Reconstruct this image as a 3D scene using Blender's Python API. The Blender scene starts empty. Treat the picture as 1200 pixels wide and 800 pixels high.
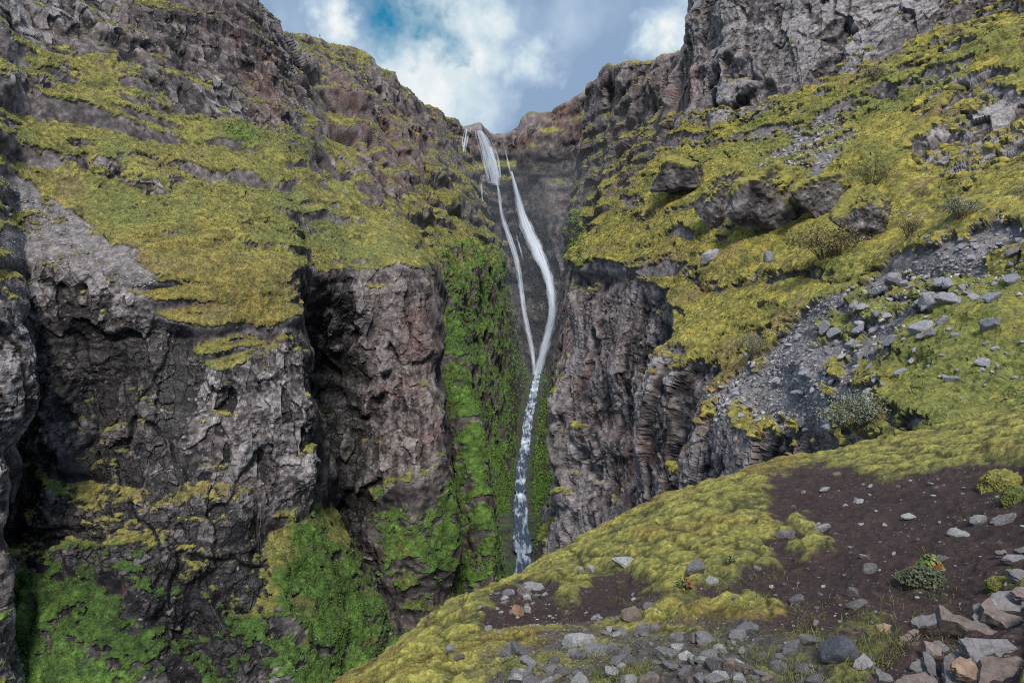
import bpy, math, random
import numpy as np
from mathutils import Vector, Matrix
from concurrent.futures import ThreadPoolExecutor

random.seed(11)
RNG = np.random.default_rng(11)
STEP = 1.2           # mesh spacing, in pixels of the 1200-wide photograph, at the surface's own distance
F0, CX, CY = 782.0, 600.0, 400.0
PITCH = math.atan(70.0 / F0)
sc = bpy.context.scene
COL = sc.collection

# ------------------------------------------------------------------ camera
def ray(px, py):
    """Unit-depth viewing direction through a photograph pixel (world axes, y forward)."""
    px = np.asarray(px, np.float64); py = np.asarray(py, np.float64)
    x = (px - CX) / F0; v = (CY - py) / F0
    c, s = math.cos(PITCH), math.sin(PITCH)
    return np.stack([x, c + v * s, v * c - s], -1)
def at(px, py, d):
    return ray(px, py) * np.asarray(d, np.float64)[..., None]
def project(P):
    c, s = math.cos(PITCH), math.sin(PITCH)
    z = P[..., 1] * c - P[..., 2] * s
    v = P[..., 1] * s + P[..., 2] * c
    zz = np.maximum(z, 0.2)
    return CX + F0 * P[..., 0] / zz, CY - F0 * v / zz, z

cam_d = bpy.data.cameras.new('camera'); cam = bpy.data.objects.new('camera', cam_d); COL.objects.link(cam)
cam_d.sensor_width = 36; cam_d.lens = F0 / 1200 * 36; cam_d.clip_start = 0.1; cam_d.clip_end = 5000
cam.rotation_euler = (math.pi / 2 - PITCH, 0, 0)
sc.camera = cam

# ------------------------------------------------------------------ noise
POOL = ThreadPoolExecutor(4)
def chunked(fn, p, *a):
    n = len(p); k = max(1, min(64, n // 20000))
    parts = np.array_split(np.arange(n), k)
    res = list(POOL.map(lambda ix: fn(p[ix[0]:ix[-1] + 1], *a), [q for q in parts if len(q)]))
    if isinstance(res[0], tuple):
        return tuple(np.concatenate([r[i] for r in res]) for i in range(len(res[0])))
    return np.concatenate(res)
def _h(i, j, k, seed):
    h = (i.astype(np.uint32) * np.uint32(0x8da6b343)) ^ (j.astype(np.uint32) * np.uint32(0xd8163841)) ^ (k.astype(np.uint32) * np.uint32(0xcb1ab31f)) ^ np.uint32((seed * 0x9e3779b1) & 0xffffffff)
    h ^= h >> np.uint32(15); h *= np.uint32(0x2c1b3c6d); h ^= h >> np.uint32(12); h *= np.uint32(0x297a2d39); h ^= h >> np.uint32(15)
    return h
def _perlin(p, seed):
    i = np.floor(p); f = (p - i).astype(np.float32); i = i.astype(np.int32)
    u = f * f * f * (f * (f * 6 - 15) + 10)
    out = 0
    for dx in (0, 1):
        wx = u[:, 0] if dx else 1 - u[:, 0]
        for dy in (0, 1):
            wy = wx * (u[:, 1] if dy else 1 - u[:, 1])
            for dz in (0, 1):
                w = wy * (u[:, 2] if dz else 1 - u[:, 2])
                h = _h(i[:, 0] + dx, i[:, 1] + dy, i[:, 2] + dz, seed)
                gx = (h & np.uint32(1023)).astype(np.float32) / 511.5 - 1
                gy = ((h >> np.uint32(10)) & np.uint32(1023)).astype(np.float32) / 511.5 - 1
                gz = ((h >> np.uint32(20)) & np.uint32(1023)).astype(np.float32) / 511.5 - 1
                out = out + w * (gx * (f[:, 0] - dx) + gy * (f[:, 1] - dy) + gz * (f[:, 2] - dz))
    return (out * 1.3).astype(np.float32)
def perlin(p, seed=0): return chunked(_perlin, p, seed)
def _cells(p, seed):
    i = np.floor(p); f = (p - i).astype(np.float32); i = i.astype(np.int32)
    n = len(p)
    f1 = np.full(n, 9, np.float32); f2 = np.full(n, 9, np.float32); idr = np.zeros(n, np.float32)
    for dx in (-1, 0, 1):
        for dy in (-1, 0, 1):
            for dz in (-1, 0, 1):
                h = _h(i[:, 0] + dx, i[:, 1] + dy, i[:, 2] + dz, seed)
                a = dx + 0.1 + 0.8 * (h & np.uint32(255)).astype(np.float32) / 255 - f[:, 0]
                b = dy + 0.1 + 0.8 * ((h >> np.uint32(8)) & np.uint32(255)).astype(np.float32) / 255 - f[:, 1]
                c = dz + 0.1 + 0.8 * ((h >> np.uint32(16)) & np.uint32(255)).astype(np.float32) / 255 - f[:, 2]
                d = a * a + b * b + c * c
                near = d < f1
                f2 = np.where(near, f1, np.minimum(f2, d))
                idr = np.where(near, (h >> np.uint32(24)).astype(np.float32) / 255, idr)
                f1 = np.where(near, d, f1)
    return np.sqrt(f1), np.sqrt(f2), idr
def cells(p, seed=0): return chunked(_cells, p, seed)
def sstep(a, b, x):
    t = np.clip((x - a) / (b - a), 0, 1); return t * t * (3 - 2 * t)
def fbm(p, lam, octs, seed, spacing=None, rough=0.5):
    out = np.zeros(len(p), np.float32); a = 1.0; tot = 0
    for o in range(octs):
        w = 1.0 if spacing is None else sstep(1.5, 3.5, lam / spacing)
        out += a * w * perlin((p / lam).astype(np.float32), seed + o); tot += a
        lam *= 0.5; a *= rough
    return out / tot * 1.7

def micro(p, sp, seed, lo=2.2, hi=9.0):
    # grain at a few mesh steps, wherever the surface lies
    out = np.zeros(len(p), np.float32); lam = 0.02; tot = np.zeros(len(p), np.float32) + 1e-6
    while lam < 16:
        w = sstep(lo * .7, lo, lam / sp) * sstep(hi, hi * .5, lam / sp)
        a = w > 0
        if a.any():
            out[a] += w[a] * perlin((p[a] / lam).astype(np.float32), seed); tot[a] += w[a] ** 2
        lam *= 1.7; seed += 1
    return out / np.sqrt(tot)
def box_blur(a, r, axis):
    r = int(r)
    if r < 1: return a
    a = np.moveaxis(a, axis, 0)
    pad = np.concatenate([np.repeat(a[:1], r + 1, 0), a, np.repeat(a[-1:], r, 0)], 0)
    c = np.cumsum(pad.astype(np.float64), 0)
    out = (c[2 * r + 1:] - c[:-(2 * r + 1)]) / (2 * r + 1)
    return np.moveaxis(out, 0, axis)
def gblur(a, s):
    if s < 0.5: return a
    r = max(1, int(round(s * 0.9)))
    for _ in range(3):
        a = box_blur(box_blur(a, r, 0), r, 1)
    return a

# ------------------------------------------------------------------ ground-cover maps (where moss, rock, scree and soil lie; tone also carries painted shade)
PX0, PY0, PS, PW, PH = -300, -200, 2, 900, 600
class Cover:
    def __init__(self): self.ops = {}
    def add(self, chan, poly, val, soft=14): self.ops.setdefault(chan, []).append((poly, val, soft)); return self
    def img(self, chan):
        out = np.zeros((PH, PW), np.float32)
        gx = PX0 + PS * np.arange(PW); gy = PY0 + PS * np.arange(PH)
        for poly, val, soft in self.ops.get(chan, []):
            m = np.zeros((PH, PW), np.float32); q = np.array(poly, float)
            X, Y = np.meshgrid(gx, gy); ins = np.zeros((PH, PW), bool)
            for (x0, y0), (x1, y1) in zip(q, np.roll(q, -1, 0)):
                if y0 == y1: continue
                ins ^= ((Y > y0) != (Y > y1)) & (X < (x1 - x0) * (Y - y0) / (y1 - y0) + x0)
            m[ins] = 1
            out += val * gblur(m, soft / PS).astype(np.float32)
        return out
    def sample(self, chan, px, py):
        if chan not in self.ops: return np.zeros(len(px), np.float32)
        im = self.img(chan)
        x = np.clip((px - PX0) / PS, 0, PW - 1.01); y = np.clip((py - PY0) / PS, 0, PH - 1.01)
        i = x.astype(int); j = y.astype(int); fx = x - i; fy = y - j
        return ((im[j, i] * (1 - fx) + im[j, i + 1] * fx) * (1 - fy) + (im[j + 1, i] * (1 - fx) + im[j + 1, i + 1] * fx) * fy).astype(np.float32)

# ------------------------------------------------------------------ terrain sheets
def grid_normals(P):
    du = np.gradient(P, axis=0); dv = np.gradient(P, axis=1)
    n = np.cross(du, dv); n /= np.linalg.norm(n, axis=-1, keepdims=True) + 1e-12
    return n
def build_grid(cols, R, smooth):
    ctrl = []
    for c in cols:
        pts = {}
        for r, v in c.items():
            pts[r] = np.array(v[1]) if v[0] == 'w' else at(v[0], v[1], v[2])
        ks = sorted(pts)
        arr = np.stack([np.interp(np.arange(R), ks, [pts[k][a] for k in ks]) for a in range(3)], -1)
        for r in range(R):                       # beyond the known ends: go on in the same direction
            if r < ks[0]: arr[r] = pts[ks[0]]
        ctrl.append(arr)
    ctrl = np.array(ctrl)
    px, py, d = project(ctrl)
    inside = lambda x, y: (x > -40) & (x < 1240) & (y > -40) & (y < 840)
    vis = inside(px, py)
    def weights(axis):
        dx = np.abs(np.diff(px, axis=axis)); dy = np.abs(np.diff(py, axis=axis)); dd = np.abs(np.diff(d, axis=axis))
        v = (np.take(vis, range(0, vis.shape[axis] - 1), axis) | np.take(vis, range(1, vis.shape[axis]), axis))
        dm = np.maximum(np.take(d, range(0, d.shape[axis] - 1), axis), 1)
        w = np.where(v, np.minimum(np.hypot(dx, dy), 400) + np.minimum(150 * dd / dm, 60), 0)
        w = np.maximum(w, 8).max(axis=1 - axis)
        return np.maximum(3, np.ceil(w / STEP)).astype(int)
    nu, nv = weights(0), weights(1)
    tu = np.concatenate([i + np.arange(n) / n for i, n in enumerate(nu)] + [[len(nu)]])
    tv = np.concatenate([i + np.arange(n) / n for i, n in enumerate(nv)] + [[len(nv)]])
    i = np.minimum(tu.astype(int), len(nu) - 1); f = (tu - i)[:, None, None]
    A = ctrl[i] * (1 - f) + ctrl[i + 1] * f
    j = np.minimum(tv.astype(int), len(nv) - 1); g = (tv - j)[None, :, None]
    P = A[:, j] * (1 - g) + A[:, j + 1] * g
    P = gblur(P, smooth / STEP)
    return P, tu, tv

def mesh_grid(name, P, N, attrs, mat, sel=None, flip=False, smooth=True, flat=None):
    nu, nv = P.shape[:2]
    me = bpy.data.meshes.new(name)
    idx = np.arange(nu * nv).reshape(nu, nv)
    q = np.stack([idx[:-1, :-1], idx[1:, :-1], idx[1:, 1:], idx[:-1, 1:]], -1).reshape(-1, 4)
    if flip: q = q[:, ::-1]
    me.vertices.add(nu * nv); me.vertices.foreach_set('co', P.reshape(-1).astype(np.float32))
    me.loops.add(q.size); me.loops.foreach_set('vertex_index', q.reshape(-1).astype(np.int32))
    me.polygons.add(len(q)); me.polygons.foreach_set('loop_start', np.arange(0, q.size, 4, dtype=np.int32))
    me.update(calc_edges=True)
    me.polygons.foreach_set('use_smooth', np.full(len(q), smooth))
    for k, v in attrs.items():
        if v.ndim == 3:
            a = me.attributes.new(k, 'FLOAT_COLOR', 'POINT')
            rgba = np.concatenate([v.reshape(-1, 3), np.ones((nu * nv, 1))], 1)
            a.data.foreach_set('color', rgba.reshape(-1).astype(np.float32))
        else:
            a = me.attributes.new(k, 'FLOAT', 'POINT'); a.data.foreach_set('value', v.reshape(-1).astype(np.float32))
    if N is not None:
        me.normals_split_custom_set_from_vertices(N.reshape(-1, 3).astype(np.float32).tolist())
    me.materials.append(mat)
    o = bpy.data.objects.new(name, me); COL.objects.link(o)
    return o
def setp(o, label=None, cat=None, group=None, kind=None):
    if label: o['label'] = label
    if cat: o['category'] = cat
    if group: o['group'] = group
    if kind: o['kind'] = kind
    return o

# ------------------------------------------------------------------ materials
def new_mat(name):
    m = bpy.data.materials.new(name); m.use_nodes = True
    nt = m.node_tree; nt.nodes.clear()
    out = nt.nodes.new('ShaderNodeOutputMaterial'); b = nt.nodes.new('ShaderNodeBsdfPrincipled')
    nt.links.new(b.outputs[0], out.inputs[0])
    b.inputs['Roughness'].default_value = 0.9
    b.inputs['Specular IOR Level'].default_value = 0.25
    return m, nt, b, out
def nd(nt, t, **k):
    n = nt.nodes.new(t)
    for a, v in k.items():
        if a in n.inputs.keys(): n.inputs[a].default_value = v
        else: setattr(n, a, v)
    return n
def mapr(nt, src, a, b, c, d):
    n = nt.nodes.new('ShaderNodeMapRange'); nt.links.new(src, n.inputs['Value'])
    for k, v in zip(('From Min', 'From Max', 'To Min', 'To Max'), (a, b, c, d)): n.inputs[k].default_value = v
    return n.outputs[0]
def mul_col(nt, col, fac):
    n = nt.nodes.new('ShaderNodeVectorMath'); n.operation = 'SCALE'
    nt.links.new(col, n.inputs[0])
    if isinstance(fac, float): n.inputs['Scale'].default_value = fac
    else: nt.links.new(fac, n.inputs['Scale'])
    return n.outputs[0]
def terrain_mat(name, scale, bump):
    """Albedo of the cover (attribute 'cover') broken up by two scales of grain, with grain relief; moss duller than wet rock."""
    m, nt, b, out = new_mat(name)
    at_ = nd(nt, 'ShaderNodeAttribute', attribute_name='cover'); wet = nd(nt, 'ShaderNodeAttribute', attribute_name='wet')
    tc = nd(nt, 'ShaderNodeTexCoord')
    n1 = nd(nt, 'ShaderNodeTexNoise', Scale=scale, Detail=6.0, Roughness=0.7); nt.links.new(tc.outputs['Object'], n1.inputs['Vector'])
    n2 = nd(nt, 'ShaderNodeTexNoise', Scale=scale * 5, Detail=4.0, Roughness=0.7); nt.links.new(tc.outputs['Object'], n2.inputs['Vector'])
    f1 = mapr(nt, n1.outputs['Fac'], 0.3, 0.7, 0.6, 1.4); f2 = mapr(nt, n2.outputs['Fac'], 0.3, 0.7, 0.6, 1.4)
    c = mul_col(nt, mul_col(nt, at_.outputs['Color'], f1), f2)
    nt.links.new(c, b.inputs['Base Color'])
    nt.links.new(mapr(nt, wet.outputs['Fac'], 0, 1, 0.95, 0.42), b.inputs['Roughness'])
    bp = nd(nt, 'ShaderNodeBump', Strength=bump, Distance=0.6 / scale); nt.links.new(n1.outputs['Fac'], bp.inputs['Height'])
    bp2 = nd(nt, 'ShaderNodeBump', Strength=bump, Distance=0.15 / scale); nt.links.new(n2.outputs['Fac'], bp2.inputs['Height'])
    nt.links.new(bp.outputs[0], bp2.inputs['Normal']); nt.links.new(bp2.outputs[0], b.inputs['Normal'])
    return m

ZB = {}
def zbuffer(key, P, N):
    px, py, d = project(P.reshape(-1, 3)); f = np.arange(len(px))
    ok = (px >= 0) & (px < 1200) & (py >= 0) & (py < 800) & (d > 0.3)
    i = (py[ok].astype(int) * 1200 + px[ok].astype(int)); f = f[ok]; o = np.argsort(-d[ok])
    buf = np.full(1200 * 800, -1, np.int64); buf[i[o]] = f[o]
    ZB[key] = (buf.reshape(800, 1200), P.reshape(-1, 3), N.reshape(-1, 3), d)
def hit(px, py, keys=('F', 'R', 'L', 'M')):
    for rad in (2, 5, 12):
        h = hit_(px, py, keys, rad)
        if h is not None: return h
def hit_(px, py, keys, rad):
    """Point and normal of the nearest ground seen along a sight line."""
    best = None
    for k in keys:
        if k not in ZB: continue
        buf, P, N, d = ZB[k]
        x, y = int(px), int(py)
        w = buf[max(0, y - rad):y + rad + 1, max(0, x - rad):x + rad + 1].ravel(); w = w[w >= 0]
        if len(w):
            i = w[np.argmin(d[w])]
            if best is None or d[i] < best[0]: best = (d[i], P[i], N[i])
    return best

def relief(p, sp, rock, amp=1.0, seed=0, hi=1e9, lo=0.0, colz=0.5):
    """Displacement along the normal: folds, jointed blocks, ledges and grain."""
    d = np.zeros(len(p), np.float32)
    r = 0.3 + 0.7 * rock
    lam = 34.0; s = seed
    while lam > 0.12:
        w = sstep(1.6, 4.0, lam / sp)
        if lo < lam <= hi and w.max() > 0:
            nz = perlin((p / lam).astype(np.float32), s)
            big = lam > 6
            d += (0.13 if big else 0.075) * lam * w * (nz if big else nz * .6 + .5 * (0.4 - np.abs(nz) * 1.2)) * (0.75 + 0.25 * rock if big else r)
        lam *= 0.53; s += 1
    wob = np.stack([perlin((p / 5).astype(np.float32), 91 + seed), perlin((p / 5).astype(np.float32), 92 + seed), perlin((p / 5).astype(np.float32), 93 + seed)], -1)
    edge = np.ones(len(p), np.float32); tint = np.zeros(len(p), np.float32)
    for k, lam in enumerate((14.0, 6.5, 3.4, 1.7, 0.85, 0.42)):
        w = sstep(1.8, 4.0, lam / sp)
        act = (w > 0.01) & (rock > 0.04)
        if act.sum() < 100 or not lo < lam <= hi: continue
        q = (p[act] + wob[act] * lam * 0.25) / lam * np.array([1, 1, (.5, .38, .36, .5, 1.3, .8)[k]])
        f1, f2, cid = cells(q.astype(np.float32), 40 + k + seed)
        where = np.clip(.7 + .8 * perlin((p[act] / (lam * 4)).astype(np.float32), 60 + k + seed), .1, 1)
        ww = (w * rock)[act] * where
        d[act] += lam * ww * ((0.26, .27, .30, .32, .34, .32)[k] * (cid - 0.5) - 0.05 * f1)
        e = sstep(0.0, 0.09, f2 - f1); edge[act] *= 1 - ww * (0.15 if k < 3 else .3) * (1 - e)
        tint[act] += ww * (cid - 0.5) * (0.5 if k < 2 else 0.8)
    return d * amp, edge, tint

def lerp(a, b, t): return a * (1 - t[..., None]) + b * t[..., None]
C3 = lambda *v: np.array(v, np.float64)
YEL, OLV, ORG, LUSH, LUSHD = C3(.212, .190, .042), C3(.072, .071, .026), C3(.17, .10, .03), C3(.092, .165, .030), C3(.028, .048, .014)
RDK, RMID, RLT, RWARM, RRED = C3(.018, .0155, .0165), C3(.100, .085, .085), C3(.255, .232, .232), C3(.138, .104, .096), C3(.135, .068, .058)
SOIL, GRAV = C3(.029, .0165, .015), C3(.12, .107, .105)

def terrain(key, cols, R, defaults, cover, seed, smooth=10, dull=0.0, hue=(1, 1, 1), amp=1.0, ledge=1.0, warp=14, mossk=1.0):
    P, tu, tv = build_grid(cols, R, smooth)
    nu, nv = P.shape[:2]
    N = grid_normals(P)
    flip = (N * -P).sum(-1).mean() < 0
    if flip: N = -N
    p = P.reshape(-1, 3); n = N.reshape(-1, 3)
    px, py, dep = project(p)
    eu = np.linalg.norm(np.gradient(P, axis=0), axis=-1); ev = np.linalg.norm(np.gradient(P, axis=1), axis=-1)
    sp = np.maximum(np.minimum(np.maximum(eu, ev), 3.0 * np.minimum(eu, ev)).reshape(-1), np.maximum(dep, 2) / F0 * STEP); sp = gblur(sp.reshape(nu, nv), 3).reshape(-1).astype(np.float32)
    wl = np.maximum(np.abs(dep).mean() * 0.05, 0.5)
    wx = perlin((p / wl).astype(np.float32), 5 + seed) + 0.6 * perlin((p / wl * 2.7).astype(np.float32), 6 + seed)
    wy = perlin((p / wl).astype(np.float32), 7 + seed) + 0.6 * perlin((p / wl * 2.7).astype(np.float32), 8 + seed)
    ch = {}
    TV = np.broadcast_to(tv[None, :], (nu, nv)).reshape(-1)
    for c in ('moss', 'green', 'tone', 'warm', 'grav', 'soil', 'org'):
        base = np.interp(TV, np.arange(R), defaults[c]) if c in defaults else 0
        ch[c] = (base + (0.62 if c == 'moss' else 1) * cover.sample(c, px + wx * warp, py + wy * warp)).astype(np.float32)
    rock = sstep(0.40, -0.3, ch['moss'] + 0.55 * fbm(p, wl * 1.2, 4, 60 + seed))
    d, edge, tint = relief(p, sp, rock, amp, seed, lo=3.5)
    # lava-flow ledges: level steps that lean out and carry moss on top
    lush = sstep(.25, .6, ch['green'])
    for bl, ba in ((11.0, 1.7), (5.0, 1.2), (2.3, .6)): d += lush * ba * sstep(2, 5, bl / sp) * (1 - 2.2 * np.abs(perlin((p / np.array([1, 1, 1.5]) / bl).astype(np.float32), 77 + seed)))
    zw = p[:, 2] + 5.0 * perlin((p / 34).astype(np.float32), 70 + seed) + 1.6 * perlin((p / 9).astype(np.float32), 71 + seed)
    for per, A in ((12.0, 3.0), (5.1, 1.5), (2.1, 0.5)):
        s_ = (zw / per) % 1.0
        w = sstep(5.0, 12.0, per / sp) * np.clip(0.45 + 1.5 * perlin((p / (per * 2.5)).astype(np.float32), 75 + seed), 0, 1)
        thr = .28 + .45 * rock; saw = np.where(s_ < thr, s_ / thr, (1 - s_) / (1 - thr))
        d += ledge * A * w * (saw - 0.5) * (0.75 - 0.30 * rock) * (1 - .9 * lush)
    if key != 'M': d *= 1 - 0.45 * sstep(6.0, 8.5, TV) * sstep(175, 230, dep) + .75 * sstep(190, 290, dep) * sstep(6.3, 4.5, TV) * sstep(.6, 1.8, TV) - .3 * sstep(300, 400, dep) * sstep(5, 7, TV)
    sg = -1 if flip else 1
    stretch = np.maximum(eu, ev) / (np.minimum(eu, ev) + 1e-9); damp = gblur(sstep(30, 9, stretch), 2).reshape(-1); d *= .15 + .85 * damp
    PA = gblur((p + n * d[:, None]).reshape(nu, nv, 3), .7)
    NA = gblur(grid_normals(PA) * sg, 2.5); NA /= np.linalg.norm(NA, axis=-1, keepdims=True) + 1e-9
    # the finer joints and grain sit on the big blocks
    p = PA.reshape(-1, 3)
    d2, edge2, tint2 = relief(p, sp, rock, amp, seed + 3, hi=3.5)
    if key != 'M': d2 *= 1 - .3 * sstep(250, 400, dep)
    d2 = d2 * (.3 + .7 * damp)
    edge = edge * edge2; tint = tint + tint2
    P1 = PA + NA * d2.reshape(nu, nv, 1); p = P1.reshape(-1, 3)
    N1 = grid_normals(P1) * sg
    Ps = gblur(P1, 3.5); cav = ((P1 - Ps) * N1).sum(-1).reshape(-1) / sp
    n1 = N1.reshape(-1, 3)
    Nb = gblur(N1, 1.5).reshape(-1, 3); nz = Nb[:, 2] / (np.linalg.norm(Nb, axis=1) + 1e-9)
    br = fbm(p, wl * 0.9, 6, 80 + seed, sp, 0.62)
    mic = micro(p, sp, 500 + seed); mic2 = micro(p, sp, 520 + seed, 1.6, 5.0)
    br2 = fbm(p, wl * 0.16, 4, 86 + seed, sp, 0.7)
    m = ch['moss'] + mossk * 1.7 * (nz - 0.56) + 0.8 * br + 0.5 * br2 + 0.38 * mic + 0.05 * np.clip(cav, -2, 2)
    m -= .95 * sstep(0.25, 0.75, ch['grav'] + 0.8 * fbm(p, wl * 0.45, 5, 85 + seed, sp)) * (ch['grav'] > 0.05)
    m -= 1.6 * sstep(0.3, 0.7, ch['soil'] + 0.5 * fbm(p, wl * 0.4, 5, 88 + seed, sp)) * (ch['soil'] > 0.05)
    moss = sstep(-0.06, 0.16, m)
    # moss cushions swell out of the rock
    lam = np.maximum(0.9, sp * 5); cu = np.zeros(len(p), np.float32)
    for L0, A in ((3.2, .30), (1.3, .16), (0.5, .07)):
        w = sstep(2.0, 4.5, L0 / sp)
        if w.max() > 0: cu += (1.6 if key == 'R' else 1.3) * A * w * (0.75 - 1.5 * np.abs(perlin((p / L0).astype(np.float32), 95 + seed)))
    P2 = P1 + N1 * (moss * (.3 + .7 * damp) * (cu + 0.12 + .55 * sp * mic2))[..., None].reshape(nu, nv, 1)
    N2 = grid_normals(P2) * (-1 if flip else 1)
    # albedo; the cav terms darken hollows, crevice shade painted into the colour
    v1 = fbm(p, wl * 1.5, 4, 101 + seed); v2 = fbm(p, wl * 0.35, 4, 111 + seed, sp, .65); v3 = fbm(p, wl * .12, 3, 121 + seed, sp, .7)
    g = np.clip(ch['green'] + 0.5 * v1 + .45 * v2 - .08, 0, 1); g = sstep(0.25, 0.75, g)
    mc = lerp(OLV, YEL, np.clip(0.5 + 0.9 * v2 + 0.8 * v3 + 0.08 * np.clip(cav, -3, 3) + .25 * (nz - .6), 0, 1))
    mc = lerp(mc, np.broadcast_to(ORG, mc.shape), np.clip(ch['org'] * (0.6 + 1.2 * v3) + 0.45 * sstep(.25, .7, v2), 0, .85))
    v4 = fbm(p, wl * 2.2, 4, 151 + seed); v5 = fbm(p, wl * .8, 5, 161 + seed, sp)
    mc = lerp(mc, np.broadcast_to(C3(.10, .115, .035), mc.shape), .75 * sstep(.0, .5, v4 + .5 * v5)); mc = lerp(mc, np.broadcast_to(C3(.135, .10, .05), mc.shape), .7 * sstep(.15, .6, v5 - .6 * v4))
    mc = mc * hue
    mc = mc * (1 - dull) + dull * (mc @ np.array([.35, .6, .05]))[:, None] * C3(.92, .88, .42)
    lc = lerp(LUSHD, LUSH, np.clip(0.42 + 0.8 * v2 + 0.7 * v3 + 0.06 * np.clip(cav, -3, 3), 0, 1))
    mc = lerp(mc, lc * (1 + .75 * np.clip(ch['tone'], -.6, 0))[:, None], g)  # lush green dimmed by negative tone too, gorge shade in its colour
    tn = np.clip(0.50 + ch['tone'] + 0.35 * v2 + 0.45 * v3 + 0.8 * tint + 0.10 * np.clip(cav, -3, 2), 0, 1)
    rc = np.where((tn < 0.5)[:, None], lerp(RDK, RMID, np.clip(tn * 2, 0, 1)), lerp(RMID, RLT, np.clip(tn * 2 - 1, 0, 1)))
    wm = np.clip(ch['warm'] + 0.35 * v1 + .3 * v2, 0, 1)
    rc = rc * (1 - wm[:, None]) + wm[:, None] * lerp(RDK, RWARM, np.clip(tn * 1.5, 0, 1))
    rr = sstep(.55, .8, wm + 0.5 * fbm(p, wl * .7, 3, 131 + seed))[:, None] * .35
    rc = rc * (1 - rr) + RRED * rr
    lich = sstep(.38, .6, fbm(p, np.maximum(wl * .06, .4), 3, 141 + seed, sp * .6) + .25 * (ch['tone']))[:, None] * .5
    rc = rc * (1 - lich) + C3(.36, .35, .34) * lich
    rc = rc * edge[:, None]
    gm = (sstep(.15, .5, ch['grav']) * (1 - moss))[:, None]
    rc = rc * (1 - gm) + gm * GRAV * (0.65 + 0.9 * np.clip(.5 + v3, 0, 1))[:, None]
    sm = sstep(.25, .5, ch['soil'])[:, None]
    rc = rc * (1 - sm) + sm * SOIL * (0.7 + .7 * np.clip(.5 + v2, 0, 1))[:, None]
    mo = moss[:, None]
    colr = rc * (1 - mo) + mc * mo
    colr = colr * np.clip(1 + (.28 + .25 * moss) * mic2 + .28 * mic, .35, 1.9)[:, None] * (0.8 + 0.4 * np.random.default_rng(seed + 9).random(len(p)))[:, None]
    wet = np.clip(-ch['tone'] * 1.4, 0, 1) * (1 - moss)  # gloss follows every dark tone, wet basalt and painted shade alike
    zbuffer(key, P2, N2)
    return dict(P=P2, N=N2, tu=tu, tv=tv, col=colr.reshape(nu, nv, 3), wet=wet.reshape(nu, nv), moss=moss.reshape(nu, nv), flip=flip, ch=ch)
def emit(T, name, mat, u0, u1, v0, v1, smooth=False, **k):
    i0, i1 = np.searchsorted(T['tu'], u0), np.searchsorted(T['tu'], u1) + 1
    j0, j1 = np.searchsorted(T['tv'], v0), np.searchsorted(T['tv'], v1) + 1
    s = np.s_[i0:i1, j0:j1]
    o = mesh_grid(name, T['P'][s], T['N'][s] if smooth else None, {'cover': T['col'][s], 'wet': T['wet'][s]}, mat, flip=T['flip'], smooth=smooth)
    return setp(o, kind='structure', **k)

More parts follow.
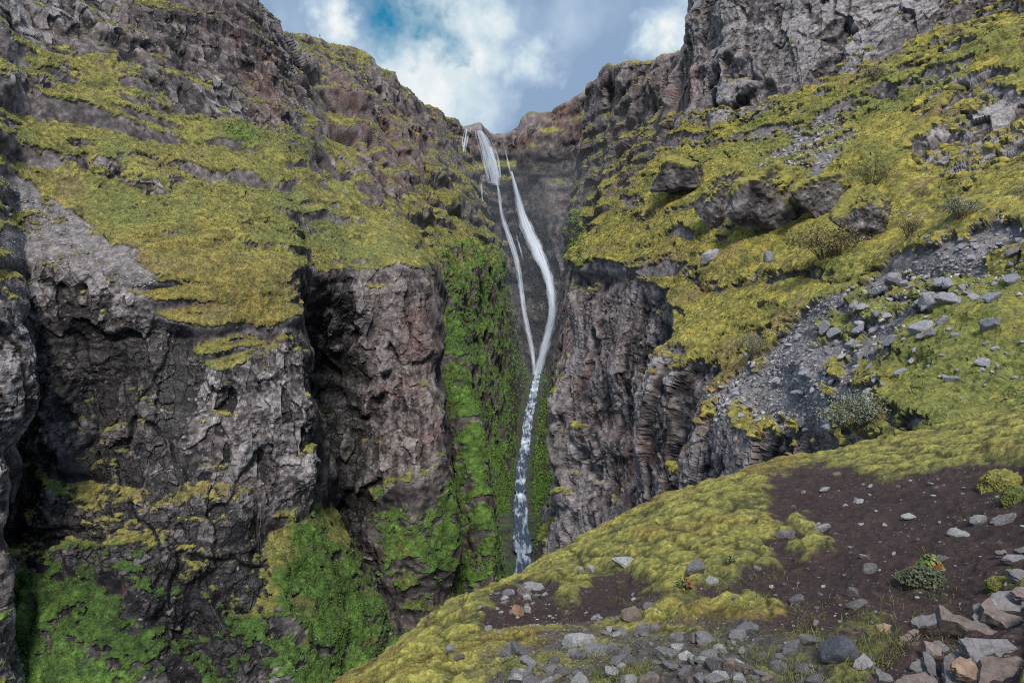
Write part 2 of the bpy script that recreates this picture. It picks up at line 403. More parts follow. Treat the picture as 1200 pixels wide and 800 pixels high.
# ---- left wall of the gorge: columns run from the near left to the waterfall
Lc = [
 {0:(-300,-230,190),1:(-250,-200,150),2:(-250,0,125),3:(-250,120,112),4:(-250,220,100),5:(-250,330,88),6:(-250,480,86),7:(-250,620,84),8:(-250,750,80),9:(-250,950,75)},
 {1:(-60,-180,165),2:(-60,0,140),3:(-50,120,125),4:(-40,230,112),5:(-20,345,100),6:(5,480,97),7:(-5,620,96),8:(-40,720,94),9:(-60,950,88)},
 {1:(0,-150,175),2:(0,10,150),3:(0,130,133),4:(5,240,122),5:(12,372,104),6:(32,480,101),7:(12,600,100),8:(-10,700,98),9:(-20,950,92)},
 {1:(30,-130,182),2:(30,20,158),3:(20,140,140),4:(22,250,128),5:(20,330,122),6:(22,480,126),7:(10,600,124),8:(10,700,112),9:(10,950,98)},
 {1:(60,-110,190),2:(60,20,165),3:(55,130,147),4:(55,250,132),5:(60,318,123),6:(50,480,121),7:(60,620,117),8:(60,700,110),9:(60,950,96)},
 {1:(130,-80,200),2:(130,30,180),3:(140,150,158),4:(150,240,140),5:(160,325,124),6:(160,480,121),7:(160,620,115),8:(150,720,107),9:(150,950,95)},
 {1:(240,-60,215),2:(215,80,198),3:(225,180,170),4:(240,250,150),5:(255,328,130),6:(260,480,125),7:(280,610,120),8:(320,700,116),9:(340,950,100)},
 {1:(298,-12,232),2:(320,80,222),3:(335,150,205),4:(330,240,165),5:(345,335,140),6:(358,480,134),7:(368,600,136),8:(425,690,138),9:(462,790,138)},
 {1:(332,36,250),2:(345,90,245),3:(347,150,214),4:(348,240,174),5:(360,328,160),6:(362,480,180),7:(375,590,180),8:(410,680,172),9:(450,790,162)},
 {1:(342,42,335),2:(370,90,300),3:(385,170,255),4:(395,250,196),5:(412,320,170),6:(410,450,174),7:(415,560,172),8:(440,650,168),9:(455,790,162)},
 {1:(400,45,345),2:(420,100,320),3:(430,180,270),4:(440,250,220),5:(465,308,172),6:(470,450,170),7:(480,560,168),8:(490,650,166),9:(480,780,162)},
 {1:(430,61,360),2:(450,120,340),3:(462,190,300),4:(470,250,240),5:(498,312,180),6:(508,450,177),7:(515,555,174),8:(535,650,172),9:(520,760,168)},
 {1:(445,77,372),2:(465,130,355),3:(480,200,320),4:(490,255,270),5:(510,300,235),6:(512,450,225),7:(516,555,220),8:(530,650,212),9:(540,745,190)},
 {1:(458,88,386),2:(478,140,370),3:(492,205,335),4:(502,258,290),5:(526,300,256),6:(545,420,226),7:(560,540,206),8:(576,632,194),9:(583,735,184)},
 {1:(463,93,392),2:(483,145,377),3:(498,207,342),4:(508,259,300),5:(531,300,280),6:(547,420,268),7:(561,540,256),8:(577,622,238),9:(590,674,220)},
 {1:(470,99,400),2:(490,150,385),3:(505,210,350),4:(515,260,310),5:(540,300,300),6:(555,420,285),7:(566,540,268),8:(580,615,250),9:(594,640,236)},
 {1:(510,127,450),2:(522,170,435),3:(535,220,405),4:(545,265,370),5:(560,300,340),6:(578,420,320),7:(583,500,300),8:(590,545,285),9:(597,580,276)},
 {1:(535,142,490),2:(545,180,475),3:(557,220,460),4:(572,270,440),5:(578,310,425),6:(592,370,415),7:(599,420,410),8:(604,460,408),9:(607,492,403)},
 {1:(545,148,520),2:(553,180,525),3:(562,215,528),4:(578,265,530),5:(584,310,531),6:(598,360,532),7:(607,400,532),8:(614,425,531),9:(620,443,530)},
]
for c in Lc:
    if 0 not in c:
        x, y, d = c[1]; c[0] = (x, y + 14, d * 1.22)
    x, y, d = c[9]; q = at(x, y, d); c[10] = ('w', tuple(q + np.array([3.0, 0, -14.0])))
L = Cover()
for poly, v in [
  ([(100,15),(150,12),(210,25),(290,25),(335,40),(350,100),(345,150),(300,142),(240,132),(200,115),(150,75)], -1.1),
  ([(-50,-50),(105,-50),(108,50),(60,48),(0,42),(-50,42)], -1.0),
  ([(0,75),(50,85),(110,105),(105,122),(0,108)], -.75), ([(60,165),(130,170),(180,185),(170,200),(100,190)], -.45),
  ([(150,175),(250,200),(315,235),(312,252),(240,228),(150,198)], -.85),
  ([(340,45),(430,66),(480,110),(520,150),(500,235),(430,250),(390,170),(345,120)], -.55),
  ([(375,185),(410,200),(412,255),(383,262),(370,220)], -.9), ([(430,180),(470,190),(480,240),(445,240)], -.7),
  ([(300,262),(350,262),(350,285),(300,285)], -.6), ([(20,215),(0,215),(0,300),(60,310)], -.3),
  ([(-60,340),(60,318),(150,322),(200,330),(260,395),(345,400),(360,600),(280,600),(200,560),(30,600),(-60,650)], -.95),
  ([(-60,370),(25,370),(35,480),(15,600),(-60,640)], -.6),
  ([(355,330),(420,320),(510,318),(512,560),(430,565),(420,700),(375,590)], -.95),
  ([(30,600),(280,600),(330,640),(330,800),(200,800),(170,690),(20,680)], -.55),
  ([(330,310),(360,320),(362,600),(340,600)], -.5),
  ([(405,560),(436,570),(444,690),(474,745),(452,760),(415,650)], -1.2),
]: L.add('moss', poly, v)
for poly, v in [
  ([(180,305),(335,300),(342,390),(295,410),(255,440),(225,400),(180,365)], 1.5), ([(60,350),(100,340),(110,380),(70,390)], .5),
  ([(65,530),(105,520),(110,580),(70,590)], .7), ([(15,690),(70,660),(140,690),(190,770),(150,820),(10,820)], 1.3),
  ([(325,600),(375,595),(405,640),(462,770),(445,820),(330,820)], 1.7), ([(200,760),(260,750),(280,820),(200,820)], .6),
  ([(455,575),(520,560),(540,640),(548,690),(480,765),(452,690)], 1.3), ([(60,440),(130,440),(140,480),(70,490)], .5),
  ([(20,540),(70,530),(80,600),(30,600)], .7), ([(345,480),(385,470),(390,600),(350,600)], .6),
  ([(505,290),(600,290),(625,400),(615,560),(600,690),(540,700),(515,560),(505,450)], 1.0),
]: L.add('moss', poly, v)
for poly, v in [
  ([(500,290),(590,290),(620,400),(615,560),(605,680),(540,700),(515,560),(505,400)], .75), ([(330,640),(400,620),(460,770),(440,820),(330,820)], .5),
  ([(0,650),(200,650),(300,820),(0,820)], .6), ([(20,440),(80,440),(80,620),(20,620)], .45), ([(440,560),(540,560),(548,700),(480,770),(430,700)], .45),
  ([(20,45),(80,80),(80,110),(10,70)], .35), ([(245,130),(310,135),(305,180),(250,175)], .5), ([(340,470),(400,470),(390,620),(350,620)], .5),
  ([(200,740),(300,740),(300,820),(200,820)], .6),
]: L.add('green', poly, v, 18)
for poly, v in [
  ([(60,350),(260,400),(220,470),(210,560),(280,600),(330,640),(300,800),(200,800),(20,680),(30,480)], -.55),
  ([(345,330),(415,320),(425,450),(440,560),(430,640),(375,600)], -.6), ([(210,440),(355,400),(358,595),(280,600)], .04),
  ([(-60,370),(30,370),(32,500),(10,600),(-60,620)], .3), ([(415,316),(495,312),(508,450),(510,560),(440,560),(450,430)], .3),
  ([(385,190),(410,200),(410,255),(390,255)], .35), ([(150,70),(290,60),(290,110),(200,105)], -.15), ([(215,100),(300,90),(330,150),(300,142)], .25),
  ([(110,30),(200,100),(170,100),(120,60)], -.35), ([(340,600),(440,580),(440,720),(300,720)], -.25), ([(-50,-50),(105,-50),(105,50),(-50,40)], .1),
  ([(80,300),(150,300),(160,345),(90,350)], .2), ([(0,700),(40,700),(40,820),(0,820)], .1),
]: L.add('tone', poly, v)  # negative values: dark basalt, plus shade painted into recesses and lower walls
for poly, v in [
  ([(270,50),(340,60),(345,150),(300,140)], .6), ([(350,60),(520,140),(500,240),(430,240),(380,160)], .5), ([(430,310),(510,312),(512,560),(430,560)], .38),
  ([(480,350),(498,350),(496,470),(484,470)], .4), ([(100,10),(300,10),(340,60),(200,110)], .25),
]: L.add('warm', poly, v)
L.add('org', [(0,270),(200,270),(340,310),(340,400),(180,380),(0,340)], .5).add('org', [(0,380),(340,380),(340,800),(0,800)], .15)
L.add('org', [(330,600),(455,620),(455,800),(330,800)], .3)
for poly, v in [([(0,200),(35,215),(100,262),(190,325),(180,338),(140,322),(80,285),(0,225)], 1.0), ([(0,262),(90,275),(150,310),(120,322),(40,310),(0,305)], .6), ([(30,110),(80,140),(60,160),(0,120)], .35)]:
    L.add('grav', poly, v, 8)
TL = terrain('L', Lc, 11, {'moss':[.2,.0,.15,.28,.36,.25,.03,.03,.0,-.05,.0], 'green':[.1,.1,.1,.15,.12,.1,.15,.25,.4,.55,.55], 'tone':[0,0,0,0,0,-.03,-.10,-.15,-.18,-.18,-.18], 'warm':[.2,.2,.15,.15,.1,.1,.08,.08,.05,0,0]}, L, 0, dull=.15, hue=(1.0, .98, .95), ledge=1.25)  # tone list dims the lower wall rows, gorge shade put into albedo

# ---- head of the gorge behind the falls
Mc = []
for x, ys, d in [(515,160,515),(545,148,522),(560,152,530),(585,158,540),(600,155,545),(620,144,545),(640,130,538),(680,108,522),(706,95,508),(735,90,495)]:
    Mc.append({0:(x,ys+6,d*1.15),1:(x,ys,d),2:(x,ys+22,d-1),3:(x,ys+50,d-6 if x>600 else d),4:(x,250,d+4),5:(x,300,d+6),6:(x,400,d+4),7:(x,455,d),8:(x,500,d-2)})
M = Cover()
M.add('moss', [(560,180),(700,190),(700,210),(560,200)], .5, 6).add('moss', [(640,230),(672,230),(668,290),(645,290)], .35).add('moss', [(650,195),(700,190),(700,215),(660,215)], .4)
M.add('moss', [(530,140),(560,146),(585,152),(600,148),(640,122),(680,100),(720,85),(720,112),(680,124),(640,146),(600,170),(560,165),(530,160)], -1.3, 4)
M.add('green', [(630,230),(690,230),(690,310),(640,310)], .5)
M.add('tone', [(600,260),(655,260),(650,445),(610,445)], -.32).add('tone', [(575,165),(620,165),(640,300),(590,300)], -.3)  # wet rock behind the falls, deepened with painted slot shade
M.add('warm', [(590,150),(700,100),(700,180),(590,185)], .35)
TM = terrain('M', Mc, 9, {'moss':[-.3,-.1,.12,.25,.08,-.15,-.4,-.5,-.5], 'tone':[0,0,-.05,-.12,-.15,-.22,-.3,-.3,-.3], 'warm':[.4,.4,.35,.2,.2,.15,.1,.1,.1]}, M, 200, smooth=3, amp=2.2, warp=6, ledge=1.5)  # tone list sinks towards the foot, slot shade painted over wet rock

# ---- right wall: columns run from the falls towards the viewer
Rc = [
 {0:(705,112,560),1:(685,106,485),2:(680,150,485),3:(675,200,485),4:(668,250,490),5:(662,300,495),6:(657,350,500),7:(652,390,505),8:(648,420,512),9:(640,444,522)},
 {1:(708,79,430),2:(705,130,425),3:(695,190,420),4:(687,250,415),5:(674,300,415),6:(662,350,420),7:(653,400,425),8:(645,440,430),9:(634,480,424)},
 {1:(740,72,380),2:(735,130,370),3:(725,190,360),4:(705,250,350),5:(682,300,345),6:(670,370,335),7:(655,440,325),8:(645,500,315),9:(628,557,297)},
 {1:(785,66,330),2:(775,130,315),3:(760,190,300),4:(735,250,285),5:(702,300,270),6:(682,400,260),7:(664,500,252),8:(652,570,246),9:(631,622,240)},
 {1:(815,40,280),2:(800,130,250),3:(780,200,235),4:(745,260,220),5:(702,310,215),6:(682,430,210),7:(667,540,206),8:(652,620,203),9:(638,672,209)},
 {1:(830,0,200),2:(815,130,180),3:(780,210,170),4:(740,262,160),5:(692,312,155),6:(676,450,152),7:(668,570,150),8:(655,650,150),9:(640,760,150)},
 {1:(811,-60,152),2:(798,130,142),3:(770,200,138),4:(715,255,132),5:(664,306,125),6:(656,450,121),7:(649,600,119),8:(640,690,118),9:(630,830,116)},
 {1:(850,-80,140),2:(840,133,132),3:(800,195,126),4:(750,250,118),5:(715,302,110),6:(712,450,106),7:(708,600,104),8:(700,700,103),9:(690,850,102)},
 {1:(900,-80,132),2:(890,125,124),3:(840,195,112),4:(800,260,104),5:(770,335,97),6:(766,450,96),7:(764,570,95),8:(760,680,94),9:(750,850,93)},
 {1:(960,-80,126),2:(950,108,117),3:(880,210,102),4:(830,290,90),5:(788,395,80),6:(776,470,78),7:(772,560,77),8:(765,680,76),9:(760,850,75)},
 {1:(1030,-80,122),2:(1020,82,112),3:(940,200,95),4:(890,310,80),5:(845,435,68),6:(835,505,66),7:(832,570,65),8:(830,700,64),9:(825,850,63)},
 {1:(1120,-90,116),2:(1110,38,104),3:(1020,180,86),4:(960,310,66),5:(905,472,53.5),6:(896,530,52),7:(892,600,51),8:(890,700,50),9:(885,850,49)},
 {1:(1230,-110,110),2:(1200,-5,95),3:(1110,170,74),4:(1040,310,54),5:(978,515,39.5),6:(972,570,38.8),7:(968,630,38.2),8:(960,700,39),9:(955,850,38)},
 {1:(1360,-130,100),2:(1320,-30,84),3:(1210,150,62),4:(1120,310,44),5:(1066,545,29),6:(1058,600,28.6),7:(1050,650,30.5),8:(1050,750,30),9:(1050,900,29)},
 {1:(1560,-150,92),2:(1500,-50,75),3:(1360,140,52),4:(1240,310,36),5:(1185,570,22.5),6:(1178,640,22.2),7:(1170,700,23.5),8:(1170,800,23),9:(1170,950,22)},
 {1:(1900,-170,85),2:(1800,-30,65),3:(1600,150,44),4:(1450,320,30),5:(1350,520,20),6:(1345,650,19.5),7:(1340,750,19),8:(1340,850,18.5),9:(1340,1000,18)},
]
for c in Rc:
    if 0 not in c:
        x, y, d = c[1]; c[0] = (x + 12, y + 14, d * 1.2)
    x, y, d = c[9]; q = at(x, y, d); c[10] = ('w', tuple(q + np.array([-3.0 if d > 160 else -1.0, 0, -14.0])))
Rv = Cover()
for poly, v in [
  ([(780,-60),(1160,-60),(1160,0),(1080,30),(1010,70),(940,105),(900,125),(800,140),(785,100)], -1.15),
  ([(1065,200),(1085,130),(1130,85),(1210,100),(1210,185),(1150,190),(1110,205)], -1.0), ([(1000,40),(1080,30),(1090,60),(1020,75)], .3),
  ([(1120,20),(1200,-10),(1210,40),(1150,60),(1080,110),(1060,100)], -.35),
  ([(660,60),(790,60),(795,100),(700,130),(670,150)], -.3),
  ([(640,330),(680,325),(770,350),(780,400),(770,600),(640,650)], -.95), ([(775,410),(850,450),(930,510),(965,560),(760,600)], -.6),
  ([(740,200),(800,150),(830,200),(780,260),(720,270)], -.25),
  ([(900,40),(940,10),(950,100),(910,120)], .7), ([(650,290),(780,270),(800,320),(760,345),(660,320)], .25), ([(780,360),(830,340),(830,400),(790,420)], .3),
  ([(700,240),(790,215),(800,290),(690,310)], .15), ([(820,-40),(890,-40),(880,10),(830,20)], .45),
  ([(630,430),(664,425),(657,600),(642,690),(610,690)], 1.3), ([(655,260),(700,250),(690,320),(655,320)], .5),
]: Rv.add('moss', poly, v)
for poly, v in [([(620,420),(662,420),(655,600),(645,690),(600,700)], .8), ([(655,240),(700,240),(690,320),(655,320)], .6), ([(870,125),(930,125),(900,150),(860,150)], .6),
                ([(960,270),(1000,340),(920,370),(900,360)], .12), ([(1170,30),(1200,20),(1200,60),(1160,70)], .4), ([(690,120),(720,120),(700,230),(680,230)], .3)]:
    Rv.add('green', poly, v)
for poly, v in [([(800,-60),(1100,-60),(1060,40),(900,125),(800,140)], .22), ([(1065,200),(1085,130),(1130,85),(1210,100),(1210,185)], .28),
                ([(770,440),(960,520),(960,600),(760,600)], -.25), ([(660,70),(790,60),(790,250),(660,260)], .1), ([(700,380),(770,400),(770,560),(700,520)], -.05)]:
    Rv.add('tone', poly, v)
for poly, v in [([(640,330),(780,360),(780,620),(640,650)], .28), ([(785,60),(815,50),(812,135),(785,135)], .65), ([(660,60),(790,60),(790,250),(670,250)], .4), ([(770,430),(960,520),(960,600),(760,600)], .3)]:
    Rv.add('warm', poly, v)
SCREE = [(1210,235),(1210,325),(1115,365),(1075,415),(1020,470),(950,500),(890,505),(845,485),(850,450),(900,418),(950,378),(1050,322),(1110,285)]
SCREE2 = [(935,145),(1000,135),(1005,190),(970,212),(905,205),(890,190)]
Rv.add('grav', SCREE, .62, 12).add('grav', SCREE2, .75, 8)
Rv.add('grav', [(960,400),(1080,330),(1060,420),(960,500),(880,500)], .2)
TR = terrain('R', Rc, 11, {'moss':[.2,-.05,.12,.34,.42,.28,-.05,-.05,.0,.4,.4], 'green':[0,0,0,.05,0,0,0,.1,.3,.55,.55], 'tone':[0,0,0,0,0,.06,.1,.1,.06,0,0], 'warm':[.1,.1,.1,.05,.05,.1,.1,.1,.1,0,0]}, Rv, 400, dull=.0, ledge=.7, hue=(1.12, 1.06, .95))

# ---- the knoll the viewer stands on
edge = [(300,900,4.2),(430,800,5.0),(470,772,5.4),(520,728,6.0),(560,695,6.5),(600,676,7.0),(637,669,7.6),(668,645,8.6),(700,624,9.0),(735,606,9.3),(800,572,9.9),(880,547,10.5),(940,530,11),(1000,517,11.2),(1060,505,11.2),(1120,492,11),(1200,470,10.6),(1320,440,10),(1500,410,9.2),(1850,415,8.6),(2500,415,7.5)]
near = {300:4.0,430:4.7,470:4.5,520:4.3,560:4.2,600:4.05,637:3.95,668:3.9,700:3.85,735:3.8,800:3.7,880:3.5,940:3.4,1000:3.2,1060:3.05,1120:2.9,1200:2.7,1320:2.6, 1500:2.5, 1850:2.3, 2500:2.0}
Fc = []
for x, y, d in edge:
    y += 9; e = at(x, y, d); out = np.array([-0.45, 0.9, 0])
    b = at(x if x >= 430 else x - 10, max(800, y + 12), near[x])
    # a knoll: between its brow and the viewer the ground lies a little hollow on the right, level on the left
    sag = 0.12 * max(0, min(1, (x - 640) / 200))
    mid = lambda t, s: ('w', tuple(e * (1 - t) + b * t + np.array([0, 0, s])))
    Fc.append({0:('w', tuple(e + out * 14 + np.array([0, 0, -26]))),1:('w', tuple(e + out * 5.0 + np.array([0, 0, -6.5]))),2:('w', tuple(e + out * 1.6 + np.array([0, 0, -1.0]))),
               3:('w', tuple(e)), 4:mid(.22, .02), 5:mid(.55, -sag), 6:mid(.82, -sag * .5), 7:('w', tuple(b)),
               8:('w', (b[0] * 1.05, 1.3, min(-1.65, b[2] + .25))), 9:('w', (b[0] * 1.3, -4, -1.7))})
FCV = Cover()
DIRT = [(900,575),(930,556),(1010,548),(1100,556),(1210,545),(1210,690),(1120,705),(1040,725),(960,742),(900,735),(850,715),(780,712),(700,735),(640,748),(556,742),(560,715),(590,700),(575,690),(605,680),(640,680),(668,700),(700,668),(735,655),(760,700),(800,705),(850,670),(840,645),(890,650)]
FCV.add('soil', DIRT, 1.0, 8)
FCV.add('soil', [(780,745),(1080,735),(1210,715),(1210,830),(560,830),(600,770)], .42, 10)
FCV.add('soil', [(1050,720),(1090,690),(1140,680),(1210,690),(1210,820),(1040,820)], .7, 8)
FCV.add('grav', [(560,755),(640,735),(780,735),(860,740),(960,770),(1000,830),(560,830)], .22, 10)
for tg in ([(925,600),(960,606),(972,640),(958,665),(938,662),(925,635)], [(840,640),(905,612),(925,625),(900,655),(868,668),(850,690),(838,680)], [(655,690),(672,680),(676,715),(660,722)], [(700,660),(735,640),(742,660),(715,680)],
           [(845,700),(880,690),(930,712),(925,740),(860,735)], [(1000,540),(1060,552),(1100,546),(1060,566),(1010,562)], [(1120,700),(1160,676),(1200,672),(1200,690)]):
    FCV.add('soil', tg, -.85, 6)
FCV.add('moss', [(430,800),(560,690),(640,664),(900,540),(1200,465),(1210,545),(1010,545),(900,570),(850,640),(760,650),(700,640),(560,700),(480,800)], .5, 8)
FCV.add('green', [(800,760),(1090,720),(1090,830),(800,830)], .25).add('green', [(1050,650),(1100,650),(1110,700),(1050,700)], .3)
def knoll():
    P, tu, tv = build_grid(Fc, 10, 9)
    nu, nv = P.shape[:2]; N = grid_normals(P); flip = N[..., 2].mean() < 0
    if flip: N = -N
    p = P.reshape(-1, 3); n = N.reshape(-1, 3); px, py, dep = project(p)
    sp = np.maximum(dep, 1.2) / F0 * STEP; sp = sp.astype(np.float32)
    TV = np.broadcast_to(tv[None, :], (nu, nv)).reshape(-1)
    wx = perlin((p / .5).astype(np.float32), 301) + .7 * perlin((p / .17).astype(np.float32), 302); wy = perlin((p / .5).astype(np.float32), 303) + .7 * perlin((p / .17).astype(np.float32), 304)
    wa = np.where(py < 600, 9, 18)
    s = {c: FCV.sample(c, px + wx * wa * 1.3, py + wy * wa * .6) for c in ('soil', 'grav', 'moss', 'green')}
    beh = TV < 3
    for c in ('soil', 'grav'): s[c] = np.where(beh, 0, s[c])
    v1 = fbm(p, 1.6, 5, 310); v2 = fbm(p, .35, 5, 320, sp, .6); v3 = fbm(p, .09, 4, 330, sp, .7)
    bare = sstep(.30, .66, s['soil'] + .52 * v2 + .34 * v1 + .25 * v3)
    stony = sstep(.05, .2, s['grav'])
    moss = (1 - bare) * (1 - .55 * stony * sstep(-.1, .25, v2))
    # hummocks: rounded cushions with creased seams between them, draped over the edge of the bare ground
    f1, f2, cid = cells(((p + .12 * np.stack([v2, v3, v1], -1)) / np.array([.45, .38, .4])).astype(np.float32), 340)
    g1, g2, gid = cells((p / .2).astype(np.float32), 345)
    hum = .075 * np.sqrt(np.clip(f2 - f1, 0, 1)) + .05 * (cid - .5) + .04 * np.sqrt(np.clip(g2 - g1, 0, 1))
    hum = hum * np.where(py > 735, .5, 1) 
    mh = gblur(moss.reshape(nu, nv), 3.5).reshape(-1)
    d = .09 * v1 + .02 * v2 + .008 * v3 + mh * (.04 + hum + .03 * v3 + .05 * v2) + bare * (.04 * v2 + .025 * v3)
    P1 = gblur((p + (n * .6 + np.array([0, 0, .4])) * d[:, None]).reshape(nu, nv, 3), .7)
    mi2 = micro(p, sp, 370, 1.6, 5.0); mi = micro(p, sp, 350); P1 = P1 + N * (sp * (.6 * mi2 + .7 * mi) * (.35 + .65 * mh)).reshape(nu, nv, 1); N1 = grid_normals(P1) * (-1 if flip else 1)
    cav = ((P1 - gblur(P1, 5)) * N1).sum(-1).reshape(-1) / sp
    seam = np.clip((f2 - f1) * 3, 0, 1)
    mc = lerp(OLV * .8, YEL * 1.1, np.clip(.5 + .6 * v2 + .7 * v3 + .4 * v1 + .05 * np.clip(cav, -5, 5) + .25 * (seam - .5), 0, 1))  # seam and cav terms paint creases and hollows darker, as shade
    mc = lerp(mc, np.broadcast_to(ORG * .7, mc.shape), np.clip(.75 * sstep(.1, .65, v1 + .6 * v2), 0, .7))
    mc = lerp(mc, np.broadcast_to(C3(.062, .068, .026), mc.shape), np.clip(s['green'] * (.9 + v2) + .3 * sstep(.1, .4, s['soil']) , 0, .6))
    soil = SOIL * (0.75 + .6 * np.clip(.5 + v2 + .6 * v3, 0, 1))[:, None]
    peb = sstep(.45, .62, v3 + .3 * v2)[:, None] * .5; soil = soil * (1 - peb) + C3(.11, .095, .09) * peb
    gr = C3(.06, .054, .052) * (0.5 + 1.2 * np.clip(.5 + v3, 0, 1))[:, None]
    soil = soil * (1 - stony[:, None] * .6) + gr * stony[:, None] * .6
    
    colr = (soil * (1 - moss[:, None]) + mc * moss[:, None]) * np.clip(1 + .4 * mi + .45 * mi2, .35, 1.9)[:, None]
    colr = colr * (1 - .55 * (moss * sstep(.4, 0, seam)))[:, None]  # moss darkened along the seams, crease shade painted into its colour
    zbuffer('F', P1, N1)
    return dict(P=P1, N=N1, tu=tu, tv=tv, col=colr.reshape(nu, nv, 3), wet=np.zeros((nu, nv)), moss=moss.reshape(nu, nv), flip=flip, soil=s['soil'].reshape(nu, nv), grav=s['grav'].reshape(nu, nv), px=px.reshape(nu, nv), py=py.reshape(nu, nv))
TF = knoll()

mat_far = terrain_mat('mossy_basalt', 0.9, .35)
mat_mid = terrain_mat('mossy_basalt_slope', 2.2, .4)
mat_near = terrain_mat('moss_and_soil', 22.0, .5)
emit(TL, 'hillside', mat_far, 0, 18, 0, 5, label='green-brown mossy hillside with rock ledges above the left cliffs', cat='hillside')
emit(TL, 'cliff', mat_far, 0, 3, 5, 10, label='grey rock buttress cut by the left border of the photo', cat='cliff')
emit(TL, 'cliff', mat_far, 3, 8, 5, 10, label='broad dark basalt cliff with moss drapes and a green ramp at its foot', cat='cliff')
emit(TL, 'cliff', mat_far, 8, 12, 5, 10, label='pale grey-brown buttress beside a dark gully, left of the green wall', cat='cliff')
emit(TL, 'cliff', mat_far, 12, 18, 5, 10, label='bright green moss-covered gorge wall left of the stream', cat='cliff')
emit(TM, 'cliff', mat_far, 0, 9, 0, 8, label='dark wet rock wall at the gorge head behind the waterfall', cat='cliff')
emit(TR, 'cliff', mat_mid, 5, 13, 0, 2, label='tall grey cliff with a red streak at the upper right', cat='cliff')
emit(TR, 'cliff', mat_far, 0, 5, 0, 10, label='reddish stepped wall right of the waterfall, green at its foot', cat='cliff')
emit(TR, 'hillside', mat_mid, 5, 13, 2, 5, label='yellow mossy slope with scree below the upper right cliff', cat='hillside')
emit(TR, 'cliff', mat_mid, 5, 13, 5, 10, label='brown rock buttress right of the stream with a mossy top', cat='cliff')
emit(TR, 'hillside', mat_mid, 13, 15, 0, 10, label='mossy slope continuing past the right border of the photo', cat='hillside')
emit(TF, 'ground', mat_near, 0, len(edge) - 1, 0, 9, label='mossy knoll with bare brown soil in front', cat='ground', smooth=True)
# ------------------------------------------------------------------ water
def water_mat(name):
    m, nt, b, out = new_mat(name)
    uv = nd(nt, 'ShaderNodeUVMap', uv_map='flow')
    mp = nd(nt, 'ShaderNodeMapping'); mp.inputs['Scale'].default_value = (1.1, .07, 1); nt.links.new(uv.outputs[0], mp.inputs[0])
    n = nd(nt, 'ShaderNodeTexNoise', Scale=1.0, Detail=6.0, Roughness=.65); nt.links.new(mp.outputs[0], n.inputs['Vector'])
    a = nd(nt, 'ShaderNodeAttribute', attribute_name='body')
    s = nt.nodes.new('ShaderNodeMath'); s.operation = 'ADD'; nt.links.new(n.outputs['Fac'], s.inputs[0]); nt.links.new(a.outputs['Fac'], s.inputs[1])
    f = mapr(nt, s.outputs[0], .36, 1.0, 0, .86)
    b.inputs['Base Color'].default_value = (.70, .76, .86, 1); b.inputs['Roughness'].default_value = .6
    nt.links.new(f, b.inputs['Alpha'])
    return m
def strand_mesh(name, strands, mat):
    V, Fc_, UV, B = [], [], [], []
    for pts, body in strands:
        q = np.array(pts, float); L_ = np.concatenate([[0], np.cumsum(np.hypot(*np.diff(q[:, :2], axis=0).T))])
        n = max(6, int(L_[-1] / 3.0)); t = np.linspace(0, L_[-1], n)
        x, y, wd = (np.interp(t, L_, q[:, i]) for i in range(3))
        k = np.ones(5) / 5
        xs = np.convolve(np.pad(x, 2, 'edge'), k, 'valid'); x = xs
        d = []
        for a, c in zip(x, y):
            best = [hit(a + o, c + e, ('M', 'L'))for o in (-3, 0, 3) for e in (-2, 2)]
            best = [h[0] for h in best if h is not None and h[0] > 440]
            d.append(min(best) if best else 525)
        d = np.array(d); d = np.minimum(d, np.convolve(np.pad(d, 6, 'edge'), np.ones(13) / 13, 'valid')); d = np.convolve(np.pad(d, 6, 'edge'), np.ones(13) / 13, 'valid') - 3.0
        s0 = len(V); m = 9 if wd.max() > 5 else 5; off = -random.uniform(.1, 1.4) if m == 5 else 0
        for i in range(n):
            for j in range(m):
                u = j / (m - 1) * 2 - 1
                fray = 1.15 + .25 * math.sin(i * .9 + j) * .4 + random.uniform(-.08, .08)
                p = at(x[i] + u * wd[i] * .5 * fray, y[i], d[i] + off + (1.6 * u * u if m == 9 else .2 * u * u))
                V.append(tuple(p)); UV.append((u * wd[i] * .5 / F0 * d[i] * .8 + s0 * .37, t[i] / F0 * d[i])); B.append(body + (.12 - .62 * abs(u) ** 2 if m == 9 else .1 - .6 * u * u) - .35 * max(0, 1 - 4 * i / n) * 0)
        for i in range(n - 1):
            for j in range(m - 1):
                a = s0 + i * m + j; Fc_.append((a, a + 1, a + m + 1, a + m))
    me = bpy.data.meshes.new(name); me.from_pydata(V, [], Fc_); me.materials.append(mat)
    uvl = me.uv_layers.new(name='flow')
    li = np.zeros(len(me.loops), np.int32); me.loops.foreach_get('vertex_index', li)
    uvl.data.foreach_set('uv', np.array(UV)[li].reshape(-1).astype(np.float32))
    at_ = me.attributes.new('body', 'FLOAT', 'POINT'); at_.data.foreach_set('value', np.array(B, np.float32))
    me.polygons.foreach_set('use_smooth', [True] * len(me.polygons))
    o = bpy.data.objects.new(name, me); COL.objects.link(o); return o
